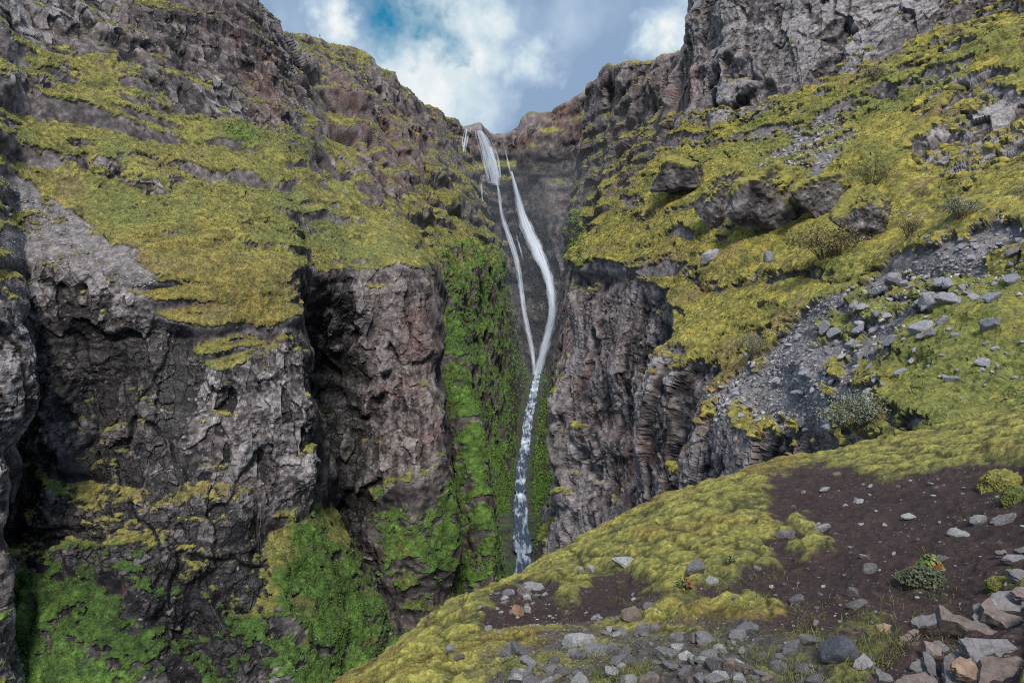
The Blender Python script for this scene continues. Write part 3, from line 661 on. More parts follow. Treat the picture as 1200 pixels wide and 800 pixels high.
def threads(path, n, wmin, wmax, body, spread=1.0, seed=0):
    """Split one fall into fine threads that start and stop along its way."""
    r = np.random.default_rng(seed); q = np.array(path, float); out = []
    for k in range(n):
        a = 0 if r.random() < .45 else r.uniform(0, .6); b = min(1, a + r.uniform(.35, 1.0)); t = np.linspace(a, b, max(4, int(len(q) * 1.5 * (b - a)) + 2)) * (len(q) - 1)
        u0, u1 = np.clip(r.normal(size=2) * .25 * spread, -.5, .5); u1 = .6 * u0 + .4 * u1
        x = np.interp(t, np.arange(len(q)), q[:, 0]); y = np.interp(t, np.arange(len(q)), q[:, 1]); w = np.interp(t, np.arange(len(q)), q[:, 2])
        f = (t - t[0]) / (t[-1] - t[0] + 1e-6); u = u0 + (u1 - u0) * f
        tw = r.uniform(wmin, wmax)
        out.append((np.stack([x + u * w, y, np.full(len(x), tw) * np.clip(4 * np.minimum(f + .1, 1.1 - f), .4, 1)], 1), body * r.uniform(.5, 1.2)))
    return out
MAIN = [(599,201,3),(602,212,5),(606,228,8),(611,250,12),(618,268,18),(627,288,20),(634,305,17),(641,320,13),(646,340,12),(648,362,11),(645,382,12),(640,400,13),(635,420,12),(630,438,12),(627,446,13)]
SECOND = [(582,214,3),(585,232,5),(587,250,5),(592,266,8),(598,282,9),(604,300,9),(608,320,9),(611,345,9),(614,368,9),(619,390,10),(624,412,9),(627,442,9)]
FAN = [(561,153,8),(565,160,17),(569,172,24),(573,186,28),(576,200,28),(579,215,24)]
TRICKLE = [(589,167,1.5),(592,177,2.5),(595,189,2.5),(599,204,3)]
EDGE_L = [(548,147,4),(549,153,9),(547,160,11),(545,168,9),(544,178,6)]
fall = [(MAIN, .16), ([(a, b, c * .6) for a, b, c in MAIN], .18), ([(a, b, c * 1.7) for a, b, c in MAIN[3:]], -.20), (SECOND, -.04), ([(a, b, c * .5) for a, b, c in SECOND], .04), (EDGE_L, -.16), (FAN, -.05), ([(a + 3, b + 2, c * .6) for a, b, c in FAN], .02)]
fall += threads(MAIN, 8, 2.0, 4.5, -.06, 1.2, 1) + threads(SECOND, 6, 1.6, 3.4, -.05, 1.2, 2) + threads(FAN, 20, 2.0, 5.0, -.05, 1.6, 3) + threads(TRICKLE, 4, 1.2, 2.2, -.06, 1, 4) + threads(EDGE_L, 6, 2, 4, -.06, 1.4, 5)
fall += threads([(573,172,4),(578,188,7),(582,204,7),(585,226,5)], 7, 1.3, 2.4, .14, 1.2, 6) + threads([(602,262,2),(607,282,3),(613,302,3)], 3, 1, 1.6, .05, 1, 7) + threads([(563,214,2),(565,226,2),(566,236,1.5)], 2, 1, 1.6, .08, 1, 8)
wf = strand_mesh('waterfall', fall, water_mat('falling_water'))
setp(wf, 'white waterfall fanning over the rim and plunging in two strands', 'waterfall', kind='structure')

SP = [(631,436,7),(628,448,9),(624,468,11),(619,490,12),(616,520,13),(612,545,14),(610,565,15),(610,585,17),(610,605,20),(611,625,23),(613,645,26),(615,668,29),(616,700,33),(606,760,48),(590,900,70),(560,1100,100)]
def stream():
    q = np.array(SP, float); n = 520; t = np.linspace(0, 1, n) ** .9; tt = np.linspace(0, 1, len(q))
    x, y, wd = (np.interp(t, tt, q[:, i]) for i in range(3))
    k = np.ones(15) / 15; x = np.convolve(np.pad(x, 7, 'edge'), k, 'valid'); wd = np.convolve(np.pad(wd, 7, 'edge'), k, 'valid')
    m = 26
    P = np.zeros((n, m, 3))
    sl = (y - 330) / F0; d = 101.2 / (sl + .05)
    c = at(x, y, d)
    hw = wd * .41 / F0 * d * (1 + .35 * perlin((c / 7).astype(np.float32), 709) + .2 * perlin((c / 2.5).astype(np.float32), 710))
    for j in range(m):
        u = j / (m - 1) * 2 - 1
        P[:, j] = c + np.stack([u * hw, 0 * hw, 0 * hw], -1)
    p = P.reshape(-1, 3)
    st = p / np.array([1.6, 4.5, 3])
    wv = perlin(st.astype(np.float32), 700) + .6 * perlin((st * 2.3).astype(np.float32), 701)
    rap = perlin((p / np.array([30, 14, 14])).astype(np.float32), 702) + .5 * perlin((p / np.array([3.5, 4, 3])).astype(np.float32), 703)
    p[:, 2] += wv * .14 + rap * .12 + .5
    foam = np.clip(.40 + .6 * rap + .30 * sstep(240, 480, p[:, 1]), 0, 1).reshape(n, m)
    N = grid_normals(P); fl = N[..., 2].mean() < 0
    m_, nt, b, out = new_mat('stream_water')
    a = nd(nt, 'ShaderNodeAttribute', attribute_name='foam')
    tc = nd(nt, 'ShaderNodeTexCoord'); ns = nd(nt, 'ShaderNodeTexNoise', Scale=1.0, Detail=7.0, Roughness=.68, Distortion=.6); mps = nd(nt, 'ShaderNodeMapping'); mps.inputs['Scale'].default_value = (.55, .075, .3); nt.links.new(tc.outputs['Object'], mps.inputs[0]); nt.links.new(mps.outputs[0], ns.inputs[0])
    s = nt.nodes.new('ShaderNodeMath'); s.operation = 'MULTIPLY_ADD'; nt.links.new(ns.outputs['Fac'], s.inputs[0]); s.inputs[1].default_value = 3.6; s.inputs[2].default_value = -2.0
    s2 = nt.nodes.new('ShaderNodeMath'); s2.operation = 'ADD'; nt.links.new(a.outputs['Fac'], s2.inputs[0]); nt.links.new(s.outputs[0], s2.inputs[1])
    f = mapr(nt, s2.outputs[0], .1, 1.05, 0, 1)
    mixc = nd(nt, 'ShaderNodeMix', data_type='RGBA'); nt.links.new(f, mixc.inputs[0]); mixc.inputs[6].default_value = (.035, .05, .08, 1); mixc.inputs[7].default_value = (.60, .69, .82, 1)
    nt.links.new(mixc.outputs[2], b.inputs['Base Color']); nt.links.new(mapr(nt, f, 0, 1, .35, .8), b.inputs['Roughness'])
    o = mesh_grid('stream', P, None, {'foam': foam}, m_, flip=fl)
    setp(o, 'narrow white-water stream running down the gorge floor', 'stream', kind='structure')
stream()
def riverbed():
    q = np.array(SP, float); y = np.concatenate([np.linspace(434, 770, 140), np.linspace(790, 1900, 20)]); x = np.interp(y, q[:, 1], q[:, 0]); d = 101.2 / ((y - 330) / F0 + .05)
    c = at(x, y, d); m = 24; P = np.zeros((160, m, 3))
    for j in range(m):
        u = j / (m - 1) * 2 - 1; P[:, j] = c + np.stack([u * (15 + 45 * sstep(650, 850, y)), 0 * y, -.6 + 2.2 * max(0, abs(u) - .25) + 0 * y], -1)
    p = P.reshape(-1, 3); p[:, 2] += .9 * perlin((p / 2.5).astype(np.float32), 721) + .5 * perlin((p / 1.1).astype(np.float32), 722)
    t = np.clip(.4 + .8 * perlin((p / 1.3).astype(np.float32), 723), 0, 1); colr = lerp(RDK, RMID * .8, t)
    g = sstep(.1, .5, perlin((p / 4).astype(np.float32), 724) + .3)[:, None]; colr = colr * (1 - g) + g * LUSHD * 1.3
    N = grid_normals(P); o = mesh_grid('riverbed', P, None, {'cover': colr.reshape(160, m, 3), 'wet': np.full((160, m), .7)}, mat_far, flip=N[..., 2].mean() < 0, smooth=False)
    setp(o, 'dark rocky bed at the bottom of the gorge under the stream', 'riverbed', kind='structure')
riverbed()

# ------------------------------------------------------------------ stones
def ico(sub):
    import bmesh
    bm = bmesh.new(); bmesh.ops.create_icosphere(bm, subdivisions=sub, radius=1)
    v = np.array([q.co[:] for q in bm.verts]); f = np.array([[w_.index for w_ in q.verts] for q in bm.faces]); bm.free(); return v, f
ICO1, ICO2, ICO3, ICO4, ICO5 = (ico(k) for k in (1, 2, 3, 4, 5))
def stone_shape(seed, base=ICO3, planes=11, flat=.6, rough=.03):
    r = np.random.default_rng(seed); v, f = base
    nn = r.normal(size=(planes, 3)); nn /= np.linalg.norm(nn, axis=1, keepdims=True)
    dd = r.uniform(.38, .95, planes)
    dot = v @ nn.T; rad = np.min(np.where(dot > .02, dd / np.maximum(dot, .02), 9), axis=1); rad = np.minimum(rad, 1.25)
    p = v * rad[:, None] * np.array([1.0, r.uniform(.6, .9), flat * r.uniform(.8, 1.2)])
    p = p + v * (rough * perlin((p * 3.1 + seed).astype(np.float32), seed) + rough * .6 * perlin((p * 8 + seed).astype(np.float32), seed))[:, None]
    ext = (p[:, 0].max() - p[:, 0].min()); p = p / ext
    return p - np.array([0, 0, p[:, 2].min()]), f
def stone_mat(name, col, var=.5, lichen=.25, fine=1.0):
    m, nt, b, out = new_mat(name)
    tc = nd(nt, 'ShaderNodeTexCoord'); oi = nt.nodes.new('ShaderNodeObjectInfo')
    ad = nd(nt, 'ShaderNodeVectorMath', operation='ADD'); nt.links.new(tc.outputs['Object'], ad.inputs[0]); nt.links.new(oi.outputs['Location'], ad.inputs[1])
    n1 = nd(nt, 'ShaderNodeTexNoise', Scale=6.0 * fine, Detail=9.0, Roughness=.78); n2 = nd(nt, 'ShaderNodeTexNoise', Scale=17.0 * fine, Detail=5.0, Roughness=.7)
    for n in (n1, n2): nt.links.new(ad.outputs[0], n.inputs[0])
    c0 = nd(nt, 'ShaderNodeRGB'); c0.outputs[0].default_value = (*col, 1)
    rnd = mapr(nt, oi.outputs['Random'], 0, 1, 1 - var * .6, 1 + var * .7)
    c = mul_col(nt, mul_col(nt, c0.outputs[0], mapr(nt, n1.outputs['Fac'], .3, .7, .45, 1.5)), rnd)
    mx = nd(nt, 'ShaderNodeMix', data_type='RGBA'); nt.links.new(mapr(nt, n2.outputs['Fac'], .55, .68, 0, lichen * 2), mx.inputs[0]); nt.links.new(c, mx.inputs[6]); mx.inputs[7].default_value = (.36, .36, .34, 1)
    geo = nt.nodes.new('ShaderNodeNewGeometry'); 
    nt.links.new(mx.outputs[2], b.inputs['Base Color'])
    bp = nd(nt, 'ShaderNodeBump', Strength=.6, Distance=.06 / fine); nt.links.new(n1.outputs['Fac'], bp.inputs['Height']); nt.links.new(bp.outputs[0], b.inputs['Normal'])
    return m
def raw_mesh(name, v, f, mat, smooth=False):
    me = bpy.data.meshes.new(name); me.from_pydata([tuple(q) for q in v], [], [tuple(int(i) for i in q) for q in f]); me.materials.append(mat)
    if smooth: me.polygons.foreach_set('use_smooth', [True] * len(me.polygons))
    return me
M_GREY = stone_mat('grey_basalt_stone', (.115, .106, .108)); M_PALE = stone_mat('pale_lichened_stone', (.22, .215, .21), lichen=.4)
M_BRN = stone_mat('brown_rhyolite_stone', (.135, .105, .09), lichen=.1); M_DRK = stone_mat('dark_basalt_stone', (.05, .05, .058), lichen=.1); M_ORG = stone_mat('orange_stone', (.21, .125, .08), lichen=.08)
M_TAL = stone_mat('talus_stone', (.185, .18, .20), lichen=.5)
SHAPES = [stone_shape(900 + i, planes=8 + i % 4, flat=.5, rough=.015) for i in range(12)]
MESH = {}
def stone(px, py, w_px, h_px=None, mat=None, label=None, group=None, name='stone', spin=None, sink=.36, keys=('F', 'R')):
    h = hit(px, py + (h_px or w_px * .6) * .3, keys)
    if h is None: return None
    d, p, n = h; mat = mat or M_GREY
    k = random.randrange(len(SHAPES)); key = (k, mat.name)
    if key not in MESH: MESH[key] = raw_mesh('stone', *SHAPES[k], mat)
    o = bpy.data.objects.new(name, MESH[key]); COL.objects.link(o)
    s = w_px / F0 * d; sh = SHAPES[k][0]; zr = sh[:, 2].max()
    hh = (h_px or w_px * random.uniform(.45, .75)) / F0 * d * 1.15
    nv = Vector(n) * .7 + Vector((0, 0, .5)); nv.normalize()
    rot = Vector((0, 0, 1)).rotation_difference(nv).to_matrix() @ Matrix.Rotation(random.uniform(-.5, .5) + (math.pi if random.random() < .5 else 0) if spin is None else spin, 3, 'Z')
    o.matrix_world = Matrix.Translation(Vector(p) - nv * (hh * sink)) @ rot.to_4x4() @ Matrix.Diagonal((s, s * random.uniform(.8, 1.1), hh / zr, 1))
    return setp(o, label, 'stone', group)
for i, (x, y, w_) in enumerate([(615,592,9),(607,612,7),(622,630,8),(605,640,6),(620,652,9),(610,572,5),(616,548,5),(611,528,4),(622,480,4),(616,505,4),(603,590,5),(622,610,6)]):
    d = 101.2 / ((y - 330) / F0 + .05); k = i % len(SHAPES); key = (k, 'dark_basalt_stone')
    if key not in MESH: MESH[key] = raw_mesh('stone', *SHAPES[k], M_DRK)
    o = bpy.data.objects.new('stream_boulder', MESH[key]); COL.objects.link(o); o.location = Vector(at(x, y, d)) + Vector((0, 0, -.3)); q = w_ / F0 * d; o.scale = (q, q, q * .8); o.rotation_euler.z = i * 1.3
    setp(o, 'dark wet boulder breaking the white water of the stream', 'boulder', 'boulders in the stream')
def inside(poly, x, y):
    c = False
    for (x0, y0), (x1, y1) in zip(poly, poly[1:] + poly[:1]):
        if (y0 > y) != (y1 > y) and x < (x1 - x0) * (y - y0) / (y1 - y0) + x0: c = not c
    return c
def rnd_in(poly):
    xs = [q[0] for q in poly]; ys = [q[1] for q in poly]
    while True:
        x, y = random.uniform(max(0, min(xs)), min(1199, max(xs))), random.uniform(max(0, min(ys)), min(799, max(ys)))
        if inside(poly, x, y): return x, y

NAMED = [  # stones one can point to on the knoll: x, y, width, height, material, label
 (629,684,28,12,M_PALE,'pale flat slab-like stone at the back of the left stone cluster'),
 (612,690,17,13,M_BRN,'brown-grey stone in the middle of the left stone cluster'),
 (592,692,14,10,M_GREY,'small grey stone at the left of the stone cluster by the moss brow'),
 (607,711,17,13,M_ORG,'orange stone in the left patch of bare soil'),
 (616,711,11,11,M_PALE,'small pale stone touching the orange stone'),
 (619,697,12,8,M_PALE,'whitish stone just below the pale flat slab-like stone'),
 (563,709,8,8,M_PALE,'lone pale pebble on moss at the left of the bare soil'),
 (570,733,10,9,M_PALE,'round pale stone at the left tip of the bare soil'),
 (673,748,42,19,M_PALE,'large speckled pale block under a small moss tuft'),
 (698,756,34,15,M_GREY,'long grey stone right against the large speckled pale block'),
 (751,735,20,18,M_GREY,'upright grey stone at the lower edge of the bare soil'),
 (742,715,27,17,M_BRN,'brown tilted stone on the bare soil'),
 (756,705,16,8,M_GREY,'bluish flat stone just above the brown tilted stone'),
 (690,664,10,9,M_PALE,'right one of two round pale stones below the moss crest'),
 (682,665,8,8,M_PALE,'left one of two round pale stones below the moss crest'),
 (728,654,26,10,M_PALE,'pale lichened stone under the overhanging moss crest'),
 (603,786,24,22,M_GREY,'big rough grey stone near the lower moss bank'),
 (586,787,11,11,M_GREY,'small grey stone left of the big rough grey stone'),
 (594,757,20,18,M_GREY,'grey stone half sunk in moss, left of its twin'),
 (609,758,22,13,M_GREY,'flat grey stone half sunk in moss, right of its twin'),
 (645,781,20,12,M_GREY,'dark grey stone between moss tufts near the lower border'),
 (527,757,13,11,M_PALE,'pale stone alone on the mossy left bank'),
 (541,766,12,8,M_GREY,'small grey stone on the mossy left bank'),
 (965,613,18,14,M_PALE,'whitish stone at the left edge of the large bare soil patch'),
 (920,623,23,12,M_GREY,'grey stone nestled against a moss tongue'),
 (818,661,22,15,M_GREY,'bluish grey stone at the foot of the moss cushions'),
 (836,677,17,9,M_PALE,'flat pale stone below the bluish grey stone'),
 (888,663,11,10,M_GREY,'small grey stone in the dark soil hollow'),
 (1145,607,22,15,M_PALE,'whitish lichened stone on soil near the right border'),
 (1118,621,24,10,M_PALE,'low pale stone in the upper soil patch'),
 (1175,606,26,12,M_GREY,'long grey stone beside the whitish lichened stone'),
 (1065,602,19,8,M_PALE,'flat pale stone in the middle of the large bare soil patch'),
 (1012,663,21,12,M_GREY,'squared grey stone left of the red-leaved plant'),
 (1005,704,24,12,M_GREY,'flat bluish stone below the squared grey stone'),
 (999,691,14,12,M_GREY,'grey stone leaning by the flat bluish stone'),
 (933,699,17,11,M_GREY,'grey stone beside a yellow moss tuft'),
 (1100,652,17,8,M_GREY,'grey stone showing behind the red-leaved plant'),
 (985,757,44,28,M_DRK,'big dark bluish boulder at the lower edge of the soil'),
 (950,747,28,15,M_GREY,'grey stone left of the big dark bluish boulder'),
 (875,733,26,14,M_GREY,'grey stone at the grassy lower edge of the soil'),
 (862,740,22,12,M_GREY,'flat grey stone under the grassy-edge stone'),
 (823,742,26,16,M_GREY,'mid-grey stone in the lower stony strip'),
 (836,775,20,24,M_GREY,'tall grey stone standing in the grass'),
 (925,757,30,18,M_GREY,'broad grey stone in the grass left of the dark boulder'),
 (857,776,20,18,M_BRN,'brownish stone among grass near the lower border'),
 (915,778,24,20,M_GREY,'grey stone leaning in the grass near the lower border'),
 (980,553,12,6,M_BRN,'tan pebble on the upper soil under the moss rim'),
 (965,571,16,6,M_PALE,'pale flake on the upper soil'),
 (1005,585,16,7,M_PALE,'pale chip right of the pale flake'),
 (955,728,8,8,M_PALE,'small pale stone in front of the dark soil hollow'),
 (790,742,22,14,M_GREY,'grey stone in the lower strip right of the upright grey stone'),
 (780,762,26,14,M_GREY,'wide grey stone in the middle of the lower strip'),
 (720,742,10,8,M_PALE,'little pale stone below the brown tilted stone'),
 (694,721,7,6,M_PALE,'left one of a pair of white pebbles on dark soil'),
 (701,721,7,6,M_PALE,'right one of a pair of white pebbles on dark soil'),
]
for x, y, a, b_, mt, lab in NAMED: stone(x, y, a, b_, mt, lab)
STRIP = [(640,745),(720,730),(790,732),(850,745),(900,760),(960,790),(960,799),(600,799),(600,765)]
for i in range(105):
    x, y = rnd_in(STRIP); s_ = random.uniform(6, 22) * (.7 + .5 * (y - 730) / 70)
    stone(x, y, s_, None, random.choice((M_GREY, M_GREY, M_GREY, M_PALE, M_BRN)), 'grey stone in the jumbled stony strip along the lower border', 'stones of the lower stony strip')
for i in range(110):
    x, y = rnd_in(DIRT); stone(x, y, random.uniform(2.5, 7.5), None, random.choice((M_PALE, M_GREY, M_BRN, M_PALE)), 'small stone scattered on the dark bare soil of the knoll', 'small stones on the bare soil')
CL = [(578,688),(600,680),(640,684),(640,698),(620,712),(590,706)]
for i in range(14):
    x, y = rnd_in(CL); stone(x, y, random.uniform(6, 13), None, random.choice((M_PALE, M_GREY)), 'pale stone heaped in the cluster behind the left soil patch', 'stones of the left cluster')
TAL = [  # larger blocks of the talus
 (1083,348,24,16,'squared grey block high in the scree on the right slope'),(1108,345,26,15,'long grey block beside the squared scree block'),(1050,326,22,18,'dark pointed block at the top of the scree'),
 (1080,378,30,12,'flat slanting slab on the right edge of the scree'),(1000,352,14,10,'brownish stone at the upper left edge of the scree'),(1005,378,16,12,'grey block under a thin shrub in the scree'),
 (1185,325,30,14,'long grey slab at the right border below the outcrop'),(1160,345,20,12,'grey block in the scree near the right border'),(1008,413,16,12,'tan stone in the middle of the scree'),
 (1040,400,20,14,'grey block at the lower right edge of the scree'),(937,457,18,14,'grey block at the lower left of the scree'),(967,497,14,10,'pale stone above the left end of the knoll crest'),
 (897,298,14,16,'single grey boulder standing on the yellow moss slope'),(830,298,24,16,'dark mossy rock left of the single grey boulder'),(1150,420,16,10,'stone half buried in moss right of the scree'),
 (1115,440,16,10,'stone lying in a mossy hollow below the scree'),(1160,375,26,16,'rough block in the moss right of the scree'),(1040,475,12,8,'grey stone right of the grey-green shrub')]
for x, y, a, b_, lab in TAL: stone(x, y, a, b_, M_TAL, lab, name='scree_block', keys=('R',))
for i in range(150):
    x, y = rnd_in(SCREE); s_ = 4.5 + 12 * random.random() ** 2.2
    stone(x, y, s_, None, M_TAL, 'angular grey stone in the scree running down the right slope', 'scree stones on the right slope', keys=('R',), name='scree_stone')
for i in range(40):
    x, y = rnd_in([(1050,240),(1200,215),(1200,440),(1120,470),(1060,420),(1120,360)]); stone(x, y, 4 + 8 * random.random() ** 2, None, M_TAL, 'loose grey stone poking out of moss right of the scree', 'stones in the moss right of the scree', keys=('R',), name='scree_stone')

def scatter(key, weight, n, shape, size, mat, name, sinkf=.25, seed=0, flatz=(.6, 1.0)):
    """Uncountable small stones in one mesh."""
    _, P, N, d = ZB[key]; r = np.random.default_rng(seed)
    w_ = np.clip(weight.reshape(-1), 0, None).astype(np.float64); w_ /= w_.sum()
    ids = r.choice(len(P), n, p=w_)
    sv, sf = shape; k = len(sv); V = np.zeros((n, k, 3), np.float32)
    sz = size(r, d[ids], n)
    for i, (j, s) in enumerate(zip(ids, sz)):
        a = r.uniform(0, 6.28); c, q = math.cos(a), math.sin(a)
        v = sv[0] if False else sv * np.array([1, r.uniform(.6, 1), r.uniform(*flatz)])
        jit = 1 + r.uniform(-.16, .16, (k, 1))
        v = v * jit
        nrm = N[j] * .6 + np.array([0, 0, .5]) + r.normal(size=3) * .18; nrm /= np.linalg.norm(nrm)
        t1 = np.cross(nrm, [c, q, .1]); t1 /= np.linalg.norm(t1); t2 = np.cross(nrm, t1)
        V[i] = P[j] + s * (v[:, :1] * t1 + v[:, 1:2] * t2 + (v[:, 2:] - sinkf) * nrm)
    Fs = (sf[None] + (np.arange(n) * k)[:, None, None]).reshape(-1, 3)
    me = bpy.data.meshes.new(name)
    me.vertices.add(n * k); me.vertices.foreach_set('co', V.reshape(-1)); me.loops.add(Fs.size); me.loops.foreach_set('vertex_index', Fs.reshape(-1).astype(np.int32))
    me.polygons.add(len(Fs)); me.polygons.foreach_set('loop_start', np.arange(0, Fs.size, 3, dtype=np.int32)); me.update(calc_edges=True)
    a = me.attributes.new('shade', 'FLOAT', 'POINT'); a.data.foreach_set('value', np.repeat(r.uniform(0, 1, n), k).astype(np.float32))
    me.materials.append(mat); o = bpy.data.objects.new(name, me); COL.objects.link(o); return o
def shade_mat(name, ca, cb, scale=12.0, rough=.9):
    m, nt, b, out = new_mat(name); b.inputs['Roughness'].default_value = rough
    a = nd(nt, 'ShaderNodeAttribute', attribute_name='shade'); mx = nd(nt, 'ShaderNodeMix', data_type='RGBA'); nt.links.new(a.outputs['Fac'], mx.inputs[0])
    mx.inputs[6].default_value = (*ca, 1); mx.inputs[7].default_value = (*cb, 1)
    tc = nd(nt, 'ShaderNodeTexCoord'); n = nd(nt, 'ShaderNodeTexNoise', Scale=scale, Detail=4.0); nt.links.new(tc.outputs['Object'], n.inputs[0])
    nt.links.new(mul_col(nt, mx.outputs[2], mapr(nt, n.outputs['Fac'], .3, .7, .55, 1.4)), b.inputs['Base Color']); return m
cut = stone_shape(77, ICO1, planes=9, flat=.7, rough=0)
cut = ((cut[0] - cut[0].mean(0)), cut[1])
M_SCR = shade_mat('scree_rock', (.10, .092, .093), (.40, .37, .365), 3.0)
gw = TR['ch']['grav'].reshape(-1); gm = sstep(.25, .6, gw) * (1 - TR['moss'].reshape(-1) * .85)
dd_ = ZB['R'][3]; vis = (dd_ > 15) & (dd_ < 150)
o = scatter('R', gm * vis, 17000, cut, lambda r, d, n: d / F0 * (2.0 + 8 * r.random(n) ** 2.8), M_SCR, 'scree', .3, 5)
setp(o, 'loose grey scree spilling down the right mossy slope', 'scree', kind='stuff')
gl = TL['ch']['grav'].reshape(-1); xl, yl, zl = project(ZB['L'][1])
o = scatter('L', sstep(.3, .6, gl) * (1 - .9 * TL['moss'].reshape(-1)) * (xl > -20) * (xl < 600) * (zl > 20), 4000, cut, lambda r, d, n: d / F0 * (1.2 + 3.5 * r.random(n) ** 3), M_SCR, 'scree', .3, 15)
setp(o, 'grey scree in the gully crossing the left hillside', 'scree', kind='stuff')
sw = TF['soil'].reshape(-1); pxf, pyf = TF['px'].reshape(-1), TF['py'].reshape(-1)
wt = sstep(.2, .6, sw + 2.5 * TF['grav'].reshape(-1)) * (1 - .8 * TF['moss'].reshape(-1)) * (ZB['F'][3] > 1.5) * np.where(pyf > 735, 3.0, 1.0) * (pxf > 300) * (pxf < 1300) * (pyf < 850)
o = scatter('F', wt, 9000, cut, lambda r, d, n: d / F0 * (.7 + 4.6 * r.random(n) ** 3.5), shade_mat('soil_grit', (.04, .034, .032), (.24, .22, .21), 30.0), 'gravel', .2, 6)
setp(o, 'fine gravel and chips strewn over the bare brown soil', 'gravel', kind='stuff')

# ------------------------------------------------------------------ stacked slabs in the near right corner
def slab(out_px, t_px, lift, mat, label, nrm=(-.12, -.55, .82), name='rock_slab'):
    import bmesh
    q = np.array([(1000 + a / 5, 640 + b / 5) for a, b in out_px]); c = q.mean(0)
    h = hit(min(c[0], 1198), min(c[1], 798), ('F',)); d = h[0] - lift
    p0 = at(c[0], c[1], d); n = np.array(nrm, float) + np.array([random.uniform(-.08, .08), 0, random.uniform(-.05, .05)]); n /= np.linalg.norm(n)
    r = ray(q[:, 0], q[:, 1]); tt = (p0 @ n) / (r @ n); top = r * tt[:, None]
    t = t_px / F0 * d; cc = top.mean(0)
    bm = bmesh.new(); rings = []
    # refine the outline so its edge can break unevenly
    fine = []
    for a, b in zip(top, np.roll(top, -1, 0)):
        for k in range(3): fine.append(a + (b - a) * k / 3 + (np.random.default_rng(int(abs(a[0]) * 1e5) + k).normal(size=3) * .004 if k else 0))
    fine = np.array(fine); dn = -n * .55 + np.array([0, .1, -.55])
    for k, (f_, s_) in enumerate(((0, .985), (.10, 1.0), (.5, 1.015), (.9, 1.0), (1.0, .97))):
        ring = cc + (fine - cc) * s_ + dn * t * f_ + (RNG.normal(size=fine.shape) * .0025 if 0 < k < 4 else 0)
        rings.append([bm.verts.new(tuple(v - cc)) for v in ring])
    m = len(fine)
    ftop = bm.faces.new(rings[0]); fb = bm.faces.new(rings[-1][::-1])
    for A, B in zip(rings, rings[1:]):
        for i in range(m): bm.faces.new((A[i], B[i], B[(i + 1) % m], A[(i + 1) % m]))
    bmesh.ops.triangulate(bm, faces=[ftop, fb]); bmesh.ops.recalc_face_normals(bm, faces=bm.faces)
    me = bpy.data.meshes.new(name); bm.to_mesh(me); bm.free(); me.materials.append(mat)
    o = bpy.data.objects.new(name, me); COL.objects.link(o); o.location = tuple(cc)
    return setp(o, label, 'rock slab')
M_SLG = stone_mat('slab_grey', (.115, .107, .11), .5, .16, 4.0); M_SLB = stone_mat('slab_brown', (.118, .092, .082), .5, .1, 4.0); M_SLO = stone_mat('slab_ochre', (.19, .128, .09), .2, .08, 4.0)
